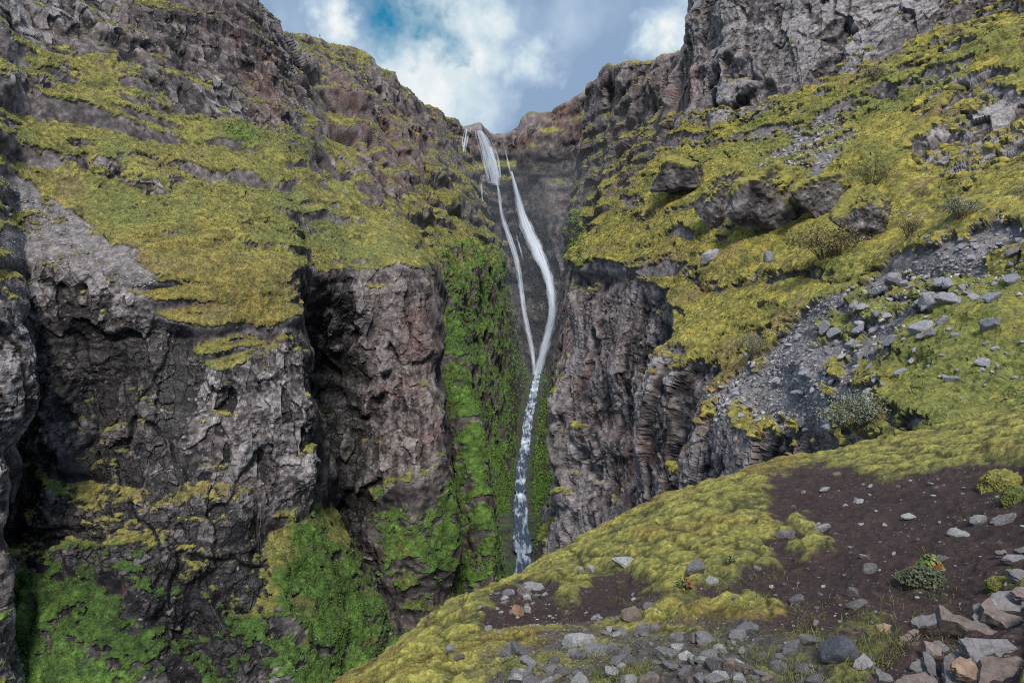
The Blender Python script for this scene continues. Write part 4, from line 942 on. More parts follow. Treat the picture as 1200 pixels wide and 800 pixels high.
SL = [
 ([(705,335),(745,332),(770,400),(860,450),(910,490),(965,545),(720,450),(695,410)], 10, .03, M_SLG, 'thin dark slab squeezed behind the long pointed slab'),
 ([(750,330),(800,295),(845,365),(1010,415),(1010,525),(900,480),(860,440),(760,390)], 14, .08, M_SLB, 'rusty brown slab lying under the topmost grey slab'),
 ([(805,285),(850,258),(940,258),(1015,285),(1015,365),(960,378),(845,368),(812,340)], 12, .15, M_SLG, 'thick grey slab on top at the right border'),
 ([(760,640),(860,650),(960,640),(1020,680),(1020,840),(740,840),(745,720)], 12, .05, M_SLB, 'wide brown slab at the foot of the heap in the corner'),
 ([(620,540),(680,533),(900,540),(965,600),(960,635),(860,645),(800,625),(765,645),(742,705),(700,645)], 8, .06, M_SLG, 'flat grey plate under the long pointed slab'),
 ([(497,338),(625,400),(715,440),(972,545),(790,522),(610,445),(515,425)], 19, .16, M_SLB, 'long pointed brown slab jutting right across the heap'),
 ([(530,730),(560,722),(700,778),(725,840),(560,840)], 10, .06, M_SLG, 'grey slab below the ochre chunk at the lower border'),
 ([(535,640),(580,613),(680,606),(722,650),(700,700),(600,745),(560,742),(530,700)], 10, .07, M_SLG, 'grey slab carrying the ochre chunk'),
 ([(575,675),(600,655),(690,648),(722,690),(736,780),(690,770),(620,745),(575,705)], 9, .15, M_SLO, 'ochre angular chunk lying on the slab heap'),
 ([(408,620),(440,603),(482,680),(492,760),(470,785),(430,705)], 10, .06, M_SLG, 'narrow upright grey slab left of the ochre chunk'),
 ([(328,708),(400,640),(442,690),(452,742),(370,738)], 6, .03, M_SLG, 'grey plate leaning at the left foot of the heap'),
 ([(235,795),(290,755),(430,738),(485,770),(505,840),(235,840)], 8, .05, M_SLB, 'pinkish slab cut by the lower border'),
 ([(410,548),(470,558),(520,600),(522,642),(470,640),(430,612)], 8, .08, M_SLB, 'small brown slab at the upper left of the heap'),
 ([(470,553),(500,546),(562,590),(552,612),(510,602)], 6, .05, M_SLG, 'small dark slab beside the small brown one'),
 ([(335,435),(400,400),(490,386),(502,440),(430,465),(380,482)], 8, .05, M_SLG, 'bluish slab left of the long pointed slab'),
 ([(130,455),(225,460),(205,510),(165,507)], 5, .03, M_SLO, 'small ochre slab alone on the soil edge'),
 ([(265,525),(330,513),(352,535),(320,557),(285,552)], 4, .03, M_SLB, 'small pale brown slab left of the heap'),
 ([(310,500),(355,480),(387,495),(360,522)], 4, .04, M_SLB, 'small tan slab touching the small pale brown one'),
 ([(0,690),(60,622),(105,660),(120,692),(20,712)], 8, .04, M_SLG, 'wedge-shaped grey slab in the grass'),
 ([(130,722),(160,714),(232,770),(226,792),(150,782)], 6, .03, M_SLG, 'narrow grey slab in the grass near the lower border'),
 ([(868,66),(900,44),(990,48),(1015,70),(930,88)], 6, .06, M_SLG, 'dark flat slab on the slope above the heap'),
 ([(828,30),(880,14),(902,40),(850,43)], 5, .05, M_SLG, 'pale small slab left above the dark flat slab'),
 ([(945,12),(1015,0),(1015,42),(960,32)], 6, .05, M_SLG, 'grey slab at the right border above the dark flat slab'),
 ([(903,137),(960,128),(1015,150),(1015,205),(960,184)], 7, .06, M_SLG, 'grey slab at the right border just above the heap'),
 ([(920,262),(960,234),(1015,240),(1015,302),(960,292)], 6, .2, M_SLB, 'brown slab resting on the thick grey slab'),
]
for a in SL: slab(*a)

# ------------------------------------------------------------------ boulders with moss caps
def boulder(px, py, w_px, h_px, seed, label, mossy=.5, keys=('R',), dark=0.0, planes=15):
    d, p, n = hit(px, py + h_px * .42, keys)
    v, f = stone_shape(seed, ICO5, planes=planes, flat=.9, rough=.05)
    s = w_px / F0 * d; hh = h_px / F0 * d; v = v * np.array([s, s * .8, hh / v[:, 2].max() * 1.2])
    wv = (v + seed).astype(np.float32)
    v = v + (ICO5[0] * (.05 * s * perlin(wv / (.3 * s), 1) + .04 * s * (.4 - np.abs(perlin(wv / (.12 * s), 2))) + .022 * s * perlin(wv / (.05 * s), 3) + .01 * s * perlin(wv / (.02 * s), 4))[:, None])
    nn = np.zeros_like(v); fn = np.cross(v[f[:, 1]] - v[f[:, 0]], v[f[:, 2]] - v[f[:, 0]])
    for k in range(3): np.add.at(nn, f[:, k], fn)
    nn /= np.linalg.norm(nn, axis=1, keepdims=True) + 1e-9
    b1 = perlin(wv / (.22 * s), 5) + .6 * perlin(wv / (.08 * s), 6) + .4 * perlin(wv / (.03 * s), 7)
    m = sstep(-.05, .15, nn[:, 2] - (.72 - .6 * mossy) + .4 * b1 + .5 * (v[:, 2] / hh - .6))
    v = v + nn * (m * .035 * s * (1 + b1))[:, None]
    t = np.clip(.55 - dark + .7 * b1 + .25 * perlin(wv / (.02 * s), 8), 0, 1)
    rc = np.where((t < .5)[:, None], lerp(RDK, RMID, np.clip(t * 2, 0, 1)), lerp(RMID, RLT, np.clip(t * 2 - 1, 0, 1)))
    mc = lerp(OLV, YEL, np.clip(.6 + .6 * b1, 0, 1)); c = rc * (1 - m[:, None]) + mc * m[:, None]
    me = raw_mesh('mossy_boulder', v, f, mat_mid)
    a = me.attributes.new('cover', 'FLOAT_COLOR', 'POINT'); a.data.foreach_set('color', np.concatenate([c, np.ones((len(c), 1))], 1).reshape(-1).astype(np.float32))
    o = bpy.data.objects.new('mossy_boulder', me); COL.objects.link(o)
    o.location = Vector(p) - Vector((0, .10 * s, .17 * hh)); o.rotation_euler.z = random.uniform(-.3, .3)
    return setp(o, label, 'boulder')
boulder(841,229,64,60,21,'left half of the big split boulder with a moss cap', .6, dark=.12)
boulder(887,235,86,72,22,'right half of the big split boulder with a moss cap', .7)
boulder(948,232,62,44,23,'low boulder almost covered in yellow moss right of the split boulder', .85)
boulder(1012,252,60,58,24,'grey boulder with moss on its left shoulder, right of the moss-covered one', .5)
boulder(795,203,62,34,25,'dark boulder with thin moss cap left above the split boulder', .55, dark=.2)
boulder(905,240,24,30,26,'small dark boulder wedged right of the split boulder', .1, dark=.1)

# ------------------------------------------------------------------ shrubs and small plants
def leaf_mat(name, a, b): 
    m = shade_mat(name, a, b, 25.0); return m
def leaves_mesh(name, pts, size, mat, seed, up=.3, aspect=.45):
    r = np.random.default_rng(seed); n = len(pts)
    a = r.normal(size=(n, 3)); a[:, 2] = np.abs(a[:, 2]) * .6 + up; a /= np.linalg.norm(a, axis=1, keepdims=True)
    b = np.cross(a, r.normal(size=(n, 3))); b /= np.linalg.norm(b, axis=1, keepdims=True)
    s = size * r.uniform(.6, 1.3, n)[:, None]
    V = np.stack([pts, pts + a * s * .5 + b * s * aspect * .5, pts + a * s, pts + a * s * .5 - b * s * aspect * .5], 1).reshape(-1, 3)
    Fs = np.arange(4 * n).reshape(n, 4)
    me = bpy.data.meshes.new(name); me.from_pydata(V.tolist(), [], Fs.tolist()); me.materials.append(mat)
    at_ = me.attributes.new('shade', 'FLOAT', 'POINT'); at_.data.foreach_set('value', np.repeat(r.random(n), 4).astype(np.float32))
    o = bpy.data.objects.new(name, me); COL.objects.link(o); return o
def tube(V, Fs, path, r0, r1, k=5):
    path = np.array(path); s0 = len(V); n = len(path)
    for i, p in enumerate(path):
        t = path[min(i + 1, n - 1)] - path[max(i - 1, 0)]; t = t / (np.linalg.norm(t) + 1e-9)
        u = np.cross(t, [.3, .9, .1]); u /= np.linalg.norm(u); w_ = np.cross(t, u); rr = r0 + (r1 - r0) * i / (n - 1)
        for j in range(k):
            a = 6.283 * j / k; V.append(tuple(p + rr * (math.cos(a) * u + math.sin(a) * w_)))
    for i in range(n - 1):
        for j in range(k): Fs.append((s0 + i * k + j, s0 + i * k + (j + 1) % k, s0 + (i + 1) * k + (j + 1) % k, s0 + (i + 1) * k + j))
M_TWIG = shade_mat('twig_bark', (.05, .035, .028), (.09, .065, .05))
def shrub(px, py, w_px, h_px, mat, nleaf, label, seed, keys=('R',)):
    d, p, n = hit(px, py + h_px * .45, keys); r = np.random.default_rng(seed)
    w_, h_ = w_px / F0 * d, h_px / F0 * d * .85
    root = bpy.data.objects.new('shrub', None); COL.objects.link(root); root.location = tuple(p); setp(root, label, 'shrub')
    V, Fs, tips = [], [], []
    for k in range(26):
        a = r.uniform(0, 6.28); rad = w_ * .5 * r.uniform(.2, 1); top = np.array([math.cos(a) * rad, math.sin(a) * rad * .8, h_ * r.uniform(.5, 1) * (1.1 - .5 * (rad / (w_ * .5)) ** 2)])
        b0 = np.array([math.cos(a), math.sin(a), 0]) * w_ * .06
        path = [b0 + (top - b0) * t + np.array([0, 0, h_ * .18 * math.sin(3.14 * t)]) + r.normal(size=3) * w_ * .012 for t in np.linspace(0, 1, 6)]
        tube(V, Fs, path, w_ * .004, w_ * .002)
        for t in path[2:]:
            for q in range(3):
                e = t + r.normal(size=3) * np.array([.09 * w_, .09 * w_, .1 * h_]); tube(V, Fs, [t, (t + e) / 2 + r.normal(size=3) * .01 * w_, e], w_ * .002, w_ * .001, 3); tips.append(e); tips.append((t + e) / 2)
    st = raw_mesh('stem', V, Fs, M_TWIG); so_ = bpy.data.objects.new('stems', st); COL.objects.link(so_); so_.parent = root
    tips = np.array(tips); pts = tips[r.integers(0, len(tips), nleaf)] + r.normal(size=(nleaf, 3)) * np.array([.05 * w_, .05 * w_, .06 * h_]); pts[:, 2] = np.maximum(pts[:, 2], .02 * h_)
    lf = leaves_mesh('foliage', pts, max(.03 * w_, 1.4 / F0 * d), mat, seed); lf.parent = root
    return root
M_WIL = leaf_mat('willow_leaf', (.10, .115, .07), (.27, .29, .20)); M_BRL = leaf_mat('birch_leaf', (.12, .10, .04), (.24, .20, .09))
shrub(1006,486,92,50,M_WIL,4500,'grey-green willow shrub on the slope just above the knoll', 51)
shrub(965,283,94,44,M_BRL,2600,'wide brownish twiggy shrub on the moss slope right of the boulders', 52)
shrub(1062,264,48,28,M_BRL,1500,'brown shrub right of the wide brownish twiggy one', 53)
shrub(1125,240,66,32,M_WIL,1800,'grey-green low shrub near the right border, below the outcrop', 54)
shrub(1018,200,56,36,M_BRL,1300,'sparse brown shrub beside the small upper scree', 55)
shrub(878,404,48,28,M_WIL,1500,'small grey shrub at the left edge of the scree', 56)
shrub(1022,84,40,22,M_WIL,900,'small dull green shrub at the foot of the upper right cliff', 57)

LG = leaf_mat('leaf_green', (.03, .06, .018), (.10, .15, .045)); LY = leaf_mat('leaf_yellow', (.12, .11, .03), (.22, .17, .04)); LR = leaf_mat('leaf_red', (.11, .03, .016), (.22, .07, .025))
def leafy_plant(px, py, w_px, h_px, label, seed, cols, nl=150, lsz=1.0):
    """Low rosette of rounded leaves on short stalks."""
    d, p, n = hit(px, py + h_px * .4, ('F',)); r = np.random.default_rng(seed); w_, h_ = w_px / F0 * d, h_px / F0 * d
    root = bpy.data.objects.new('leafy_plant', None); COL.objects.link(root); root.location = tuple(p); setp(root, label, 'plant')
    V, Fs = [], []; groups = {0: [], 1: [], 2: []}; 
    for k in range(nl):
        a = r.uniform(0, 6.28); rad = w_ * .5 * math.sqrt(r.random()); c = np.array([math.cos(a) * rad, math.sin(a) * rad * .7, h_ * (1 - (rad / (w_ * .55)) ** 2) * r.uniform(.55, 1)])
        if k % 3 == 0: tube(V, Fs, [c * np.array([.3, .3, 0]), c * np.array([.8, .8, .6]), c], .0015, .001, 3)
        s = w_ * lsz * r.uniform(.05, .10); nm = np.array([r.normal() * .4, -.5 + r.normal() * .3, .8]); nm /= np.linalg.norm(nm)
        u = np.cross(nm, r.normal(size=3)); u /= np.linalg.norm(u); q = np.cross(nm, u)
        ring = [c + s * (math.cos(t) * u + math.sin(t) * q) * (1 + .12 * math.cos(5 * t)) - nm * s * .12 * (1 + math.cos(2 * t)) for t in np.linspace(0, 6.283, 10, endpoint=False)]
        sel = 2 if (c[0] > .05 * w_ and r.random() < .35) else (1 if r.random() < .4 else 0); groups[sel].append(ring)
    st = bpy.data.objects.new('stalks', raw_mesh('stalks', V, Fs, M_TWIG)); COL.objects.link(st); st.parent = root
    for gi, nm_ in enumerate(('green_leaves', 'yellow_leaves', 'red_leaves')):
        if not groups[gi]: continue
        vv = np.array(groups[gi]).reshape(-1, 3); ff = np.arange(len(vv)).reshape(-1, 10)
        me = bpy.data.meshes.new(nm_); me.from_pydata(vv.tolist(), [], ff.tolist()); me.materials.append(cols[gi]); at_ = me.attributes.new('shade', 'FLOAT', 'POINT'); at_.data.foreach_set('value', np.repeat(r.random(len(ff)), 10).astype(np.float32))
        o = bpy.data.objects.new(nm_, me); COL.objects.link(o); o.parent = root
def cushion(px, py, w_px, h_px, seed, label, ca, cb, name='moss_cushion', cat='moss cushion'):
    d, p, n = hit(px, py + h_px * .35, ('F',)); v, f = ICO5; s = w_px / F0 * d; h_ = h_px / F0 * d
    q = v * np.array([s * .5, s * .42, h_ * .8]); wv = (q + seed).astype(np.float32)
    b1 = perlin(wv / (.25 * s), 1) + .7 * (.5 - np.abs(perlin(wv / (.1 * s), 2))) + .5 * perlin(wv / (.035 * s), 3)
    q = q + v * (s * .09 * b1 + s * .03 * perlin(wv / (.018 * s), 4) + s * .045 * (.4 - np.abs(perlin(wv / (.06 * s), 5))))[:, None]; c = lerp(ca, cb, np.clip(.4 + .5 * b1, 0, 1))
    me = raw_mesh(name, q, f, mat_near); a = me.attributes.new('cover', 'FLOAT_COLOR', 'POINT'); a.data.foreach_set('color', np.concatenate([c, np.ones((len(c), 1))], 1).reshape(-1).astype(np.float32))
    o = bpy.data.objects.new(name, me); COL.objects.link(o); o.location = Vector(p) - Vector((0, 0, .15 * h_)); setp(o, label, cat); return o
cushion(1172,558,46,26,61,'round yellow moss cushion at the right border above the soil', OLV, YEL)
cushion(1190,575,34,26,62,'green moss cushion below the round yellow one', C3(.04,.05,.015), C3(.11,.12,.03))
leafy_plant(1080,672,66,18,'grey-green small-leaved herb surrounding the red-leaved plant', 75, (leaf_mat('herb_leaf', (.025, .03, .015), (.085, .095, .055)),) * 3, 900, .26)
cushion(1168,678,26,16,64,'yellow-green cushion left above the slab heap', OLV, C3(.15,.14,.03))
leafy_plant(1087,660,34,22,'low plant with green, yellow and red leaves on the bare soil', 71, (LG, LY, LR), 150, .8)
leafy_plant(803,681,22,16,'small orange-leaved plant at the left end of the dark soil', 72, (LG, LY, LR), 60)
leafy_plant(856,652,16,8,'tiny green-leaved plant on soil under the moss tongues', 73, (LG, LG, LY), 40)

# uncountable blades: grass in the lower strip, and the fibrous nap of the near moss
def blades(name, key, weight, n, hgt, wid, mat, seed, lean=.5, byd=False):
    _, P, N, d = ZB[key]; r = np.random.default_rng(seed); w_ = np.clip(weight, 0, None).astype(np.float64); w_ /= w_.sum()
    ids = r.choice(len(P), n, p=w_); p = P[ids] + r.normal(size=(n, 3)) * .008
    up = N[ids] * .5 + np.array([0, 0, .6]) + r.normal(size=(n, 3)) * lean * .6; up /= np.linalg.norm(up, axis=1, keepdims=True)
    sd_ = np.cross(up, r.normal(size=(n, 3))); sd_ /= np.linalg.norm(sd_, axis=1, keepdims=True)
    h_ = hgt * r.uniform(.5, 1.5, n)[:, None]; w2 = wid * r.uniform(.6, 1.3, n)[:, None]
    if byd: h_ = h_ * (d[ids] / F0)[:, None]; w2 = w2 * (d[ids] / F0)[:, None]
    bend = r.normal(size=(n, 3)) * np.array([1, 1, .2]) * h_ * lean * .5
    m1 = p + up * h_ * .55 + bend * .3; t = p + up * h_ + bend
    V = np.stack([p - sd_ * w2, p + sd_ * w2, m1 + sd_ * w2 * .7, m1 - sd_ * w2 * .7, t], 1).reshape(-1, 3)
    o5 = np.arange(n)[:, None] * 5
    Q = np.concatenate([o5 + np.array([[0, 1, 2]]), o5 + np.array([[0, 2, 3]]), o5 + np.array([[3, 2, 4]])]).reshape(-1, 3)
    me = bpy.data.meshes.new(name); me.vertices.add(len(V)); me.vertices.foreach_set('co', V.reshape(-1).astype(np.float32)); me.loops.add(Q.size); me.loops.foreach_set('vertex_index', Q.reshape(-1).astype(np.int32))
    me.polygons.add(len(Q)); me.polygons.foreach_set('loop_start', np.arange(0, Q.size, 3, dtype=np.int32)); me.update(calc_edges=True)
    a = me.attributes.new('shade', 'FLOAT', 'POINT'); a.data.foreach_set('value', np.repeat(r.random(n), 5).astype(np.float32))
    me.materials.append(mat); o = bpy.data.objects.new(name, me); COL.objects.link(o); return o
_, PF, NF, DF = ZB['F']
inb = (DF > 1.5) & (pxf > -50) & (pxf < 1260) & (pyf < 860) & (pyf > 0)
area = np.where(inb, 1, 0) * 1.0
gz = FCV.sample('green', pxf, pyf) + .6 * np.exp(-(((pxf - 715) / 45) ** 2 + ((pyf - 795) / 16) ** 2)) + .25 * np.exp(-(((pxf - 860) / 60) ** 2 + ((pyf - 700) / 30) ** 2))
patch = sstep(-.1, .35, perlin((PF / .22).astype(np.float32), 811))
o = blades('grass', 'F', inb * gz * patch, 9000, .05, .0016, leaf_mat('grass_blade', (.045, .06, .016), (.17, .17, .06)), 81, .7)
setp(o, 'short green and straw-coloured grass among the lower stones', 'grass', kind='stuff')
o = blades('herbage', 'F', inb * (1 - TF['moss'].reshape(-1)) * sstep(.15, .5, perlin((PF / .3).astype(np.float32), 815)) * np.where(pyf > 560, 1, .3), 2600, .022, .0022, leaf_mat('soil_herb', (.05, .055, .02), (.16, .14, .06)), 84, 1.0)
setp(o, 'sparse tiny herbs and straw bits on the bare soil', 'herbage', kind='stuff')
o = blades('moss', 'F', inb * TF['moss'].reshape(-1) ** 2, 90000, .006, .0016, leaf_mat('moss_frond', tuple(OLV * 1.1), tuple(YEL * 1.1)), 82, 1.4)
setp(o, 'fibrous yellow-green nap of the moss on the knoll', 'moss', kind='stuff')

def inframe(key):
    x, y, z = project(ZB[key][1]); return (x > -60) & (x < 1260) & (y > -60) & (y < 860) & (z > 1)
M_LUSH = leaf_mat('lush_leaf', tuple(LUSHD * 1.2), tuple(LUSH * 1.25))
gL = sstep(.35, .6, TL['ch']['green'].reshape(-1)) * TL['moss'].reshape(-1) * inframe('L')
setp(blades('herbage', 'L', gL, 45000, 1.3, .7, M_LUSH, 91, 1.0, True), 'lush green herbs and grass on the damp left gorge walls', 'herbage', kind='stuff')
gR = sstep(.3, .55, TR['ch']['green'].reshape(-1)) * TR['moss'].reshape(-1) * inframe('R')
setp(blades('herbage', 'R', gR, 14000, 1.7, .8, M_LUSH, 92, 1.0, True), 'lush green herbs on the bank right of the stream', 'herbage', kind='stuff')
mR = TR['moss'].reshape(-1) ** 2 * inframe('R') * (1 - sstep(.3, .55, TR['ch']['green'].reshape(-1))) * (ZB['R'][3] < 160)
setp(blades('grass', 'R', mR, 60000, 1.1, .55, leaf_mat('moss_tuft', tuple(OLV * 1.1), tuple(YEL * np.array([1.2, 1.1, 1]))), 93, 1.2, True), 'short mossy grass covering the right slope', 'grass', kind='stuff')
mL = TL['moss'].reshape(-1) ** 2 * inframe('L') * (1 - sstep(.35, .6, TL['ch']['green'].reshape(-1)))
setp(blades('grass', 'L', mL, 60000, .9, .55, leaf_mat('hill_grass', tuple(OLV * 1.1), tuple(YEL * np.array([.95, 1.0, 1.2]))), 94, 1.2, True), 'short mossy grass covering the left hillside', 'grass', kind='stuff')

# ------------------------------------------------------------------ mist hanging at the head of the gorge
import bmesh
bm = bmesh.new(); bmesh.ops.create_cube(bm, size=1); me = bpy.data.meshes.new('mist'); bm.to_mesh(me); bm.free()
mo = bpy.data.objects.new('mist', me); COL.objects.link(mo); mo.location = (10, 455, -20); mo.scale = (170, 170, 190)
mm = bpy.data.materials.new('mist_air'); mm.use_nodes = True; nt = mm.node_tree; nt.nodes.clear(); out = nt.nodes.new('ShaderNodeOutputMaterial')
vs = nt.nodes.new('ShaderNodeVolumeScatter'); vs.inputs['Color'].default_value = (.80, .88, 1, 1); vs.inputs['Density'].default_value = .0006; nt.links.new(vs.outputs[0], out.inputs['Volume']); me.materials.append(mm)
setp(mo, 'thin blue mist hanging at the head of the gorge', 'mist', kind='structure')

# ------------------------------------------------------------------ dried flower head, walkers on the rim, bird
def dried_flower(px, py):
    d, p, n = hit(px, py + 16, ('R', 'F')); s = 10 / F0 * d
    root = bpy.data.objects.new('dried_flower', None); COL.objects.link(root); root.location = tuple(p); setp(root, 'dry brown umbel flower head standing at the foot of the scree', 'flower')
    V, Fs = [], []; tube(V, Fs, [(0, 0, 0), (.05 * s, 0, s * .8), (0, 0, 1.5 * s)], .04 * s, .025 * s)
    o = bpy.data.objects.new('stem', raw_mesh('stem', V, Fs, M_TWIG)); COL.objects.link(o); o.parent = root
    V, Fs = [], []
    for k in range(40):
        a = k * 2.4; ph = math.sqrt(k / 40) * 1.3; e = np.array([math.sin(ph) * math.cos(a), math.sin(ph) * math.sin(a), math.cos(ph)]) * .55 * s
        tube(V, Fs, [(0, 0, 1.45 * s), tuple(e * .6 + np.array([0, 0, 1.5 * s])), tuple(e + np.array([0, 0, 1.45 * s]))], .02 * s, .06 * s, 4)
    o = bpy.data.objects.new('flower_head', raw_mesh('flower_head', V, Fs, stone_mat('dry_umbel', (.22, .14, .10)))); COL.objects.link(o); o.parent = root
dried_flower(891, 512)
def cloth_mat(name, c):
    m, nt, b, out = new_mat(name); tc = nd(nt, 'ShaderNodeTexCoord'); n = nd(nt, 'ShaderNodeTexNoise', Scale=9.0); nt.links.new(tc.outputs['Object'], n.inputs[0])
    c0 = nd(nt, 'ShaderNodeRGB'); c0.outputs[0].default_value = (*c, 1); nt.links.new(mul_col(nt, c0.outputs[0], mapr(nt, n.outputs['Fac'], .3, .7, .7, 1.3)), b.inputs['Base Color']); return m
def person(px, py, top, legs, label, seed):
    d, p, n = None, None, None
    for dy in range(0, 12):
        h = hit(px, py + dy, ('L',))
        if h is not None and h[0] > 250: d, p, n = h; break
    J = {'pelvis': (0, 0, .95), 'waist': (0, 0, 1.12), 'chest': (0, .01, 1.36), 'neck': (0, 0, 1.5), 'head': (0, -.01, 1.62), 'crown': (0, 0, 1.76)}
    E = [('pelvis', 'waist'), ('waist', 'chest'), ('chest', 'neck'), ('neck', 'head'), ('head', 'crown')]; Rr = {'pelvis': .15, 'waist': .14, 'chest': .17, 'neck': .06, 'head': .1, 'crown': .07}
    for s, nm in ((-1, 'l'), (1, 'r')):
        for k, q, r_ in (('hip', (.1, 0, .88), .1), ('knee', (.11, -.02, .48), .065), ('ankle', (.12, .02, .08), .045), ('toe', (.13, -.16, .04), .035), ('shoulder', (.2, 0, 1.42), .07), ('elbow', (.27, .02, 1.13), .05), ('wrist', (.27, -.08, .9), .038), ('finger', (.26, -.1, .78), .022)):
            J[nm + k] = (q[0] * s, q[1], q[2]); Rr[nm + k] = r_
        E += [('pelvis', nm + 'hip'), (nm + 'hip', nm + 'knee'), (nm + 'knee', nm + 'ankle'), (nm + 'ankle', nm + 'toe'), ('chest', nm + 'shoulder'), (nm + 'shoulder', nm + 'elbow'), (nm + 'elbow', nm + 'wrist'), (nm + 'wrist', nm + 'finger')]
    ks = list(J); me = bpy.data.meshes.new('person'); me.from_pydata([J[k] for k in ks], [(ks.index(a), ks.index(b)) for a, b in E], [])
    o = bpy.data.objects.new('person', me); COL.objects.link(o)
    sk = o.modifiers.new('skin', 'SKIN'); 
    if not me.skin_vertices: pass
    for i, k in enumerate(ks):
        v = me.skin_vertices[0].data[i]; v.radius = (Rr[k], Rr[k] * .8); v.use_root = k == 'pelvis'
    ss = o.modifiers.new('smooth', 'SUBSURF'); ss.levels = 1; ss.render_levels = 2
    m, nt, b, out = new_mat('clothed_figure_' + str(seed)); tc = nd(nt, 'ShaderNodeTexCoord'); sp_ = nt.nodes.new('ShaderNodeSeparateXYZ'); nt.links.new(tc.outputs['Object'], sp_.inputs[0])
    rp = nt.nodes.new('ShaderNodeValToRGB'); rp.color_ramp.interpolation = 'CONSTANT'; nt.links.new(mapr(nt, sp_.outputs['Z'], 0, 2, 0, 1), rp.inputs[0])
    ce = rp.color_ramp.elements; ce[0].color = (.02, .018, .016, 1); ce[1].position = .05; ce[1].color = (*legs, 1)
    for q, c in ((.46, top), (.755, (.32, .2, .15)), (.84, (.03, .02, .015))): e = ce.new(q); e.color = (*c, 1)
    nt.links.new(rp.outputs[0], b.inputs['Base Color']); me.materials.append(m)
    o.location = Vector(p); o.rotation_euler.z = .4 * seed; o.scale = (1.1, 1.1, 1.1)
    setp(o, label, 'person')
    return o
person(356.5, 42, (.03, .035, .05), (.03, .03, .04), 'left one of two tiny walkers standing on the left rim', 1)
person(374.5, 42, (.05, .03, .03), (.02, .02, .03), 'right one of two tiny walkers standing on the left rim', 2)
# ------------------------------------------------------------------ light and sky
SUN_EL, SUN_AZ = math.radians(52), math.radians(176)   # azimuth from +Y, clockwise seen from above
sd = bpy.data.lights.new('sun', 'SUN'); sd.energy = 4.9; sd.angle = math.radians(14); sd.color = (1, .95, .86)
so = bpy.data.objects.new('sun', sd); COL.objects.link(so)
sv = Vector((math.sin(SUN_AZ) * math.cos(SUN_EL), math.cos(SUN_AZ) * math.cos(SUN_EL), math.sin(SUN_EL)))
so.rotation_euler = sv.to_track_quat('Z', 'Y').to_euler()
w = bpy.data.worlds.new('World'); sc.world = w; w.use_nodes = True
nt = w.node_tree; nt.nodes.clear()
out = nt.nodes.new('ShaderNodeOutputWorld')
sky = nd(nt, 'ShaderNodeTexSky', sky_type='NISHITA', sun_disc=False, sun_elevation=SUN_EL, sun_rotation=SUN_AZ)
bg1 = nd(nt, 'ShaderNodeBackground', Strength=.1)
tint = nd(nt, 'ShaderNodeMix', data_type='RGBA', blend_type='MULTIPLY'); tint.inputs[0].default_value = 1
nt.links.new(sky.outputs[0], tint.inputs[6]); tint.inputs[7].default_value = (.12, .9, 1.0, 1); nt.links.new(tint.outputs[2], bg1.inputs[0])
tc = nd(nt, 'ShaderNodeTexCoord')
n1 = nd(nt, 'ShaderNodeTexNoise', Scale=5.5, Detail=8.0, Roughness=.55, Distortion=.25); nt.links.new(tc.outputs['Generated'], n1.inputs['Vector'])
n2 = nd(nt, 'ShaderNodeTexNoise', Scale=2.4, Detail=5.0, Roughness=.5); 
mp = nd(nt, 'ShaderNodeMapping'); mp.inputs['Location'].default_value = (3.1, 1.7, .4); nt.links.new(tc.outputs['Generated'], mp.inputs[0]); nt.links.new(mp.outputs[0], n2.inputs['Vector'])
def math_(op, a, b):
    n = nt.nodes.new('ShaderNodeMath'); n.operation = op
    for i, v in enumerate((a, b)):
        if isinstance(v, (int, float)): n.inputs[i].default_value = v
        else: nt.links.new(v, n.inputs[i])
    return n.outputs[0]
wn = nd(nt, 'ShaderNodeTexNoise', Scale=9.0, Detail=6.0, Roughness=.6); nt.links.new(tc.outputs['Generated'], wn.inputs['Vector'])
ws = nd(nt, 'ShaderNodeVectorMath', operation='SUBTRACT'); nt.links.new(wn.outputs['Color'], ws.inputs[0]); ws.inputs[1].default_value = (.5, .5, .5)
wsc = nd(nt, 'ShaderNodeVectorMath', operation='SCALE'); nt.links.new(ws.outputs[0], wsc.inputs[0]); wsc.inputs['Scale'].default_value = .22
wad = nd(nt, 'ShaderNodeVectorMath', operation='ADD'); nt.links.new(tc.outputs['Generated'], wad.inputs[0]); nt.links.new(wsc.outputs[0], wad.inputs[1])
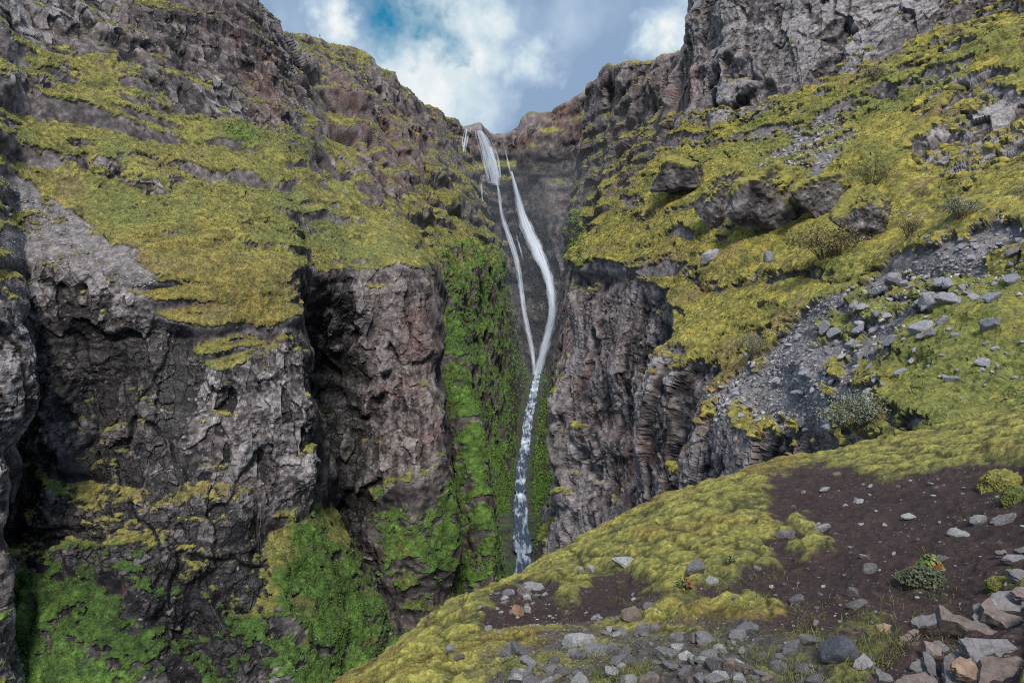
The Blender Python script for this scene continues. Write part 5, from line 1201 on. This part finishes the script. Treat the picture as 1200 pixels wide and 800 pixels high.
def lump(px, py, r, sq=1.0):
    """Soft patch of sky around a compass direction."""
    v = ray(px, py); v = v / np.linalg.norm(v)
    n = nd(nt, 'ShaderNodeVectorMath', operation='SUBTRACT'); nt.links.new(wad.outputs[0], n.inputs[0]); n.inputs[1].default_value = tuple(v)
    m = nd(nt, 'ShaderNodeVectorMath', operation='MULTIPLY'); nt.links.new(n.outputs[0], m.inputs[0]); m.inputs[1].default_value = (1, 1, sq)
    l = nd(nt, 'ShaderNodeVectorMath', operation='LENGTH'); nt.links.new(m.outputs[0], l.inputs[0])
    return mapr(nt, l.outputs['Value'], 0, r, 1, 0)
gap = math_('MAXIMUM', math_('MAXIMUM', lump(450, 0, .075), lump(490, 35, .06)), lump(520, 62, .03))
gap = math_('ADD', gap, math_('MULTIPLY', math_('SUBTRACT', n1.outputs['Fac'], .5), .8))
gapf = mapr(nt, gap, .22, .95, 0, 1)
brt = math_('MAXIMUM', math_('MAXIMUM', lump(557, 48, .08), lump(515, 95, .14)), math_('MAXIMUM', lump(625, 85, .06), math_('MAXIMUM', lump(385, 18, .05), lump(770, 60, .05))))
brt = math_('ADD', math_('MULTIPLY', brt, 1.0), math_('MULTIPLY', math_('SUBTRACT', n1.outputs['Fac'], .44), 2.2))
ramp = nt.nodes.new('ShaderNodeValToRGB'); nt.links.new(brt, ramp.inputs[0])
el = ramp.color_ramp.elements; el[0].position = -0.0; el[0].color = (.29, .41, .60, 1); el[1].position = 1.0; el[1].color = (.95, .97, .98, 1)
e = ramp.color_ramp.elements.new(.35); e.color = (.45, .58, .75, 1)
e = ramp.color_ramp.elements.new(.65); e.color = (.66, .79, .86, 1)
sep = nd(nt, 'ShaderNodeSeparateXYZ'); nt.links.new(tc.outputs['Generated'], sep.inputs[0])
zen = mapr(nt, sep.outputs['Z'], .40, .95, .95, 2.3)
bg2 = nd(nt, 'ShaderNodeBackground'); nt.links.new(ramp.outputs[0], bg2.inputs[0]); nt.links.new(zen, bg2.inputs['Strength'])
mx = nt.nodes.new('ShaderNodeMixShader'); nt.links.new(gapf, mx.inputs[0]); nt.links.new(bg2.outputs[0], mx.inputs[1]); nt.links.new(bg1.outputs[0], mx.inputs[2])
nt.links.new(mx.outputs[0], out.inputs[0])
sc.view_settings.view_transform = 'Standard'; sc.view_settings.look = 'None'; sc.view_settings.exposure = 0
sc.cycles.max_bounces = 5; sc.cycles.transparent_max_bounces = 16; sc.cycles.use_denoising = False; sc.cycles.filter_width = 1.1
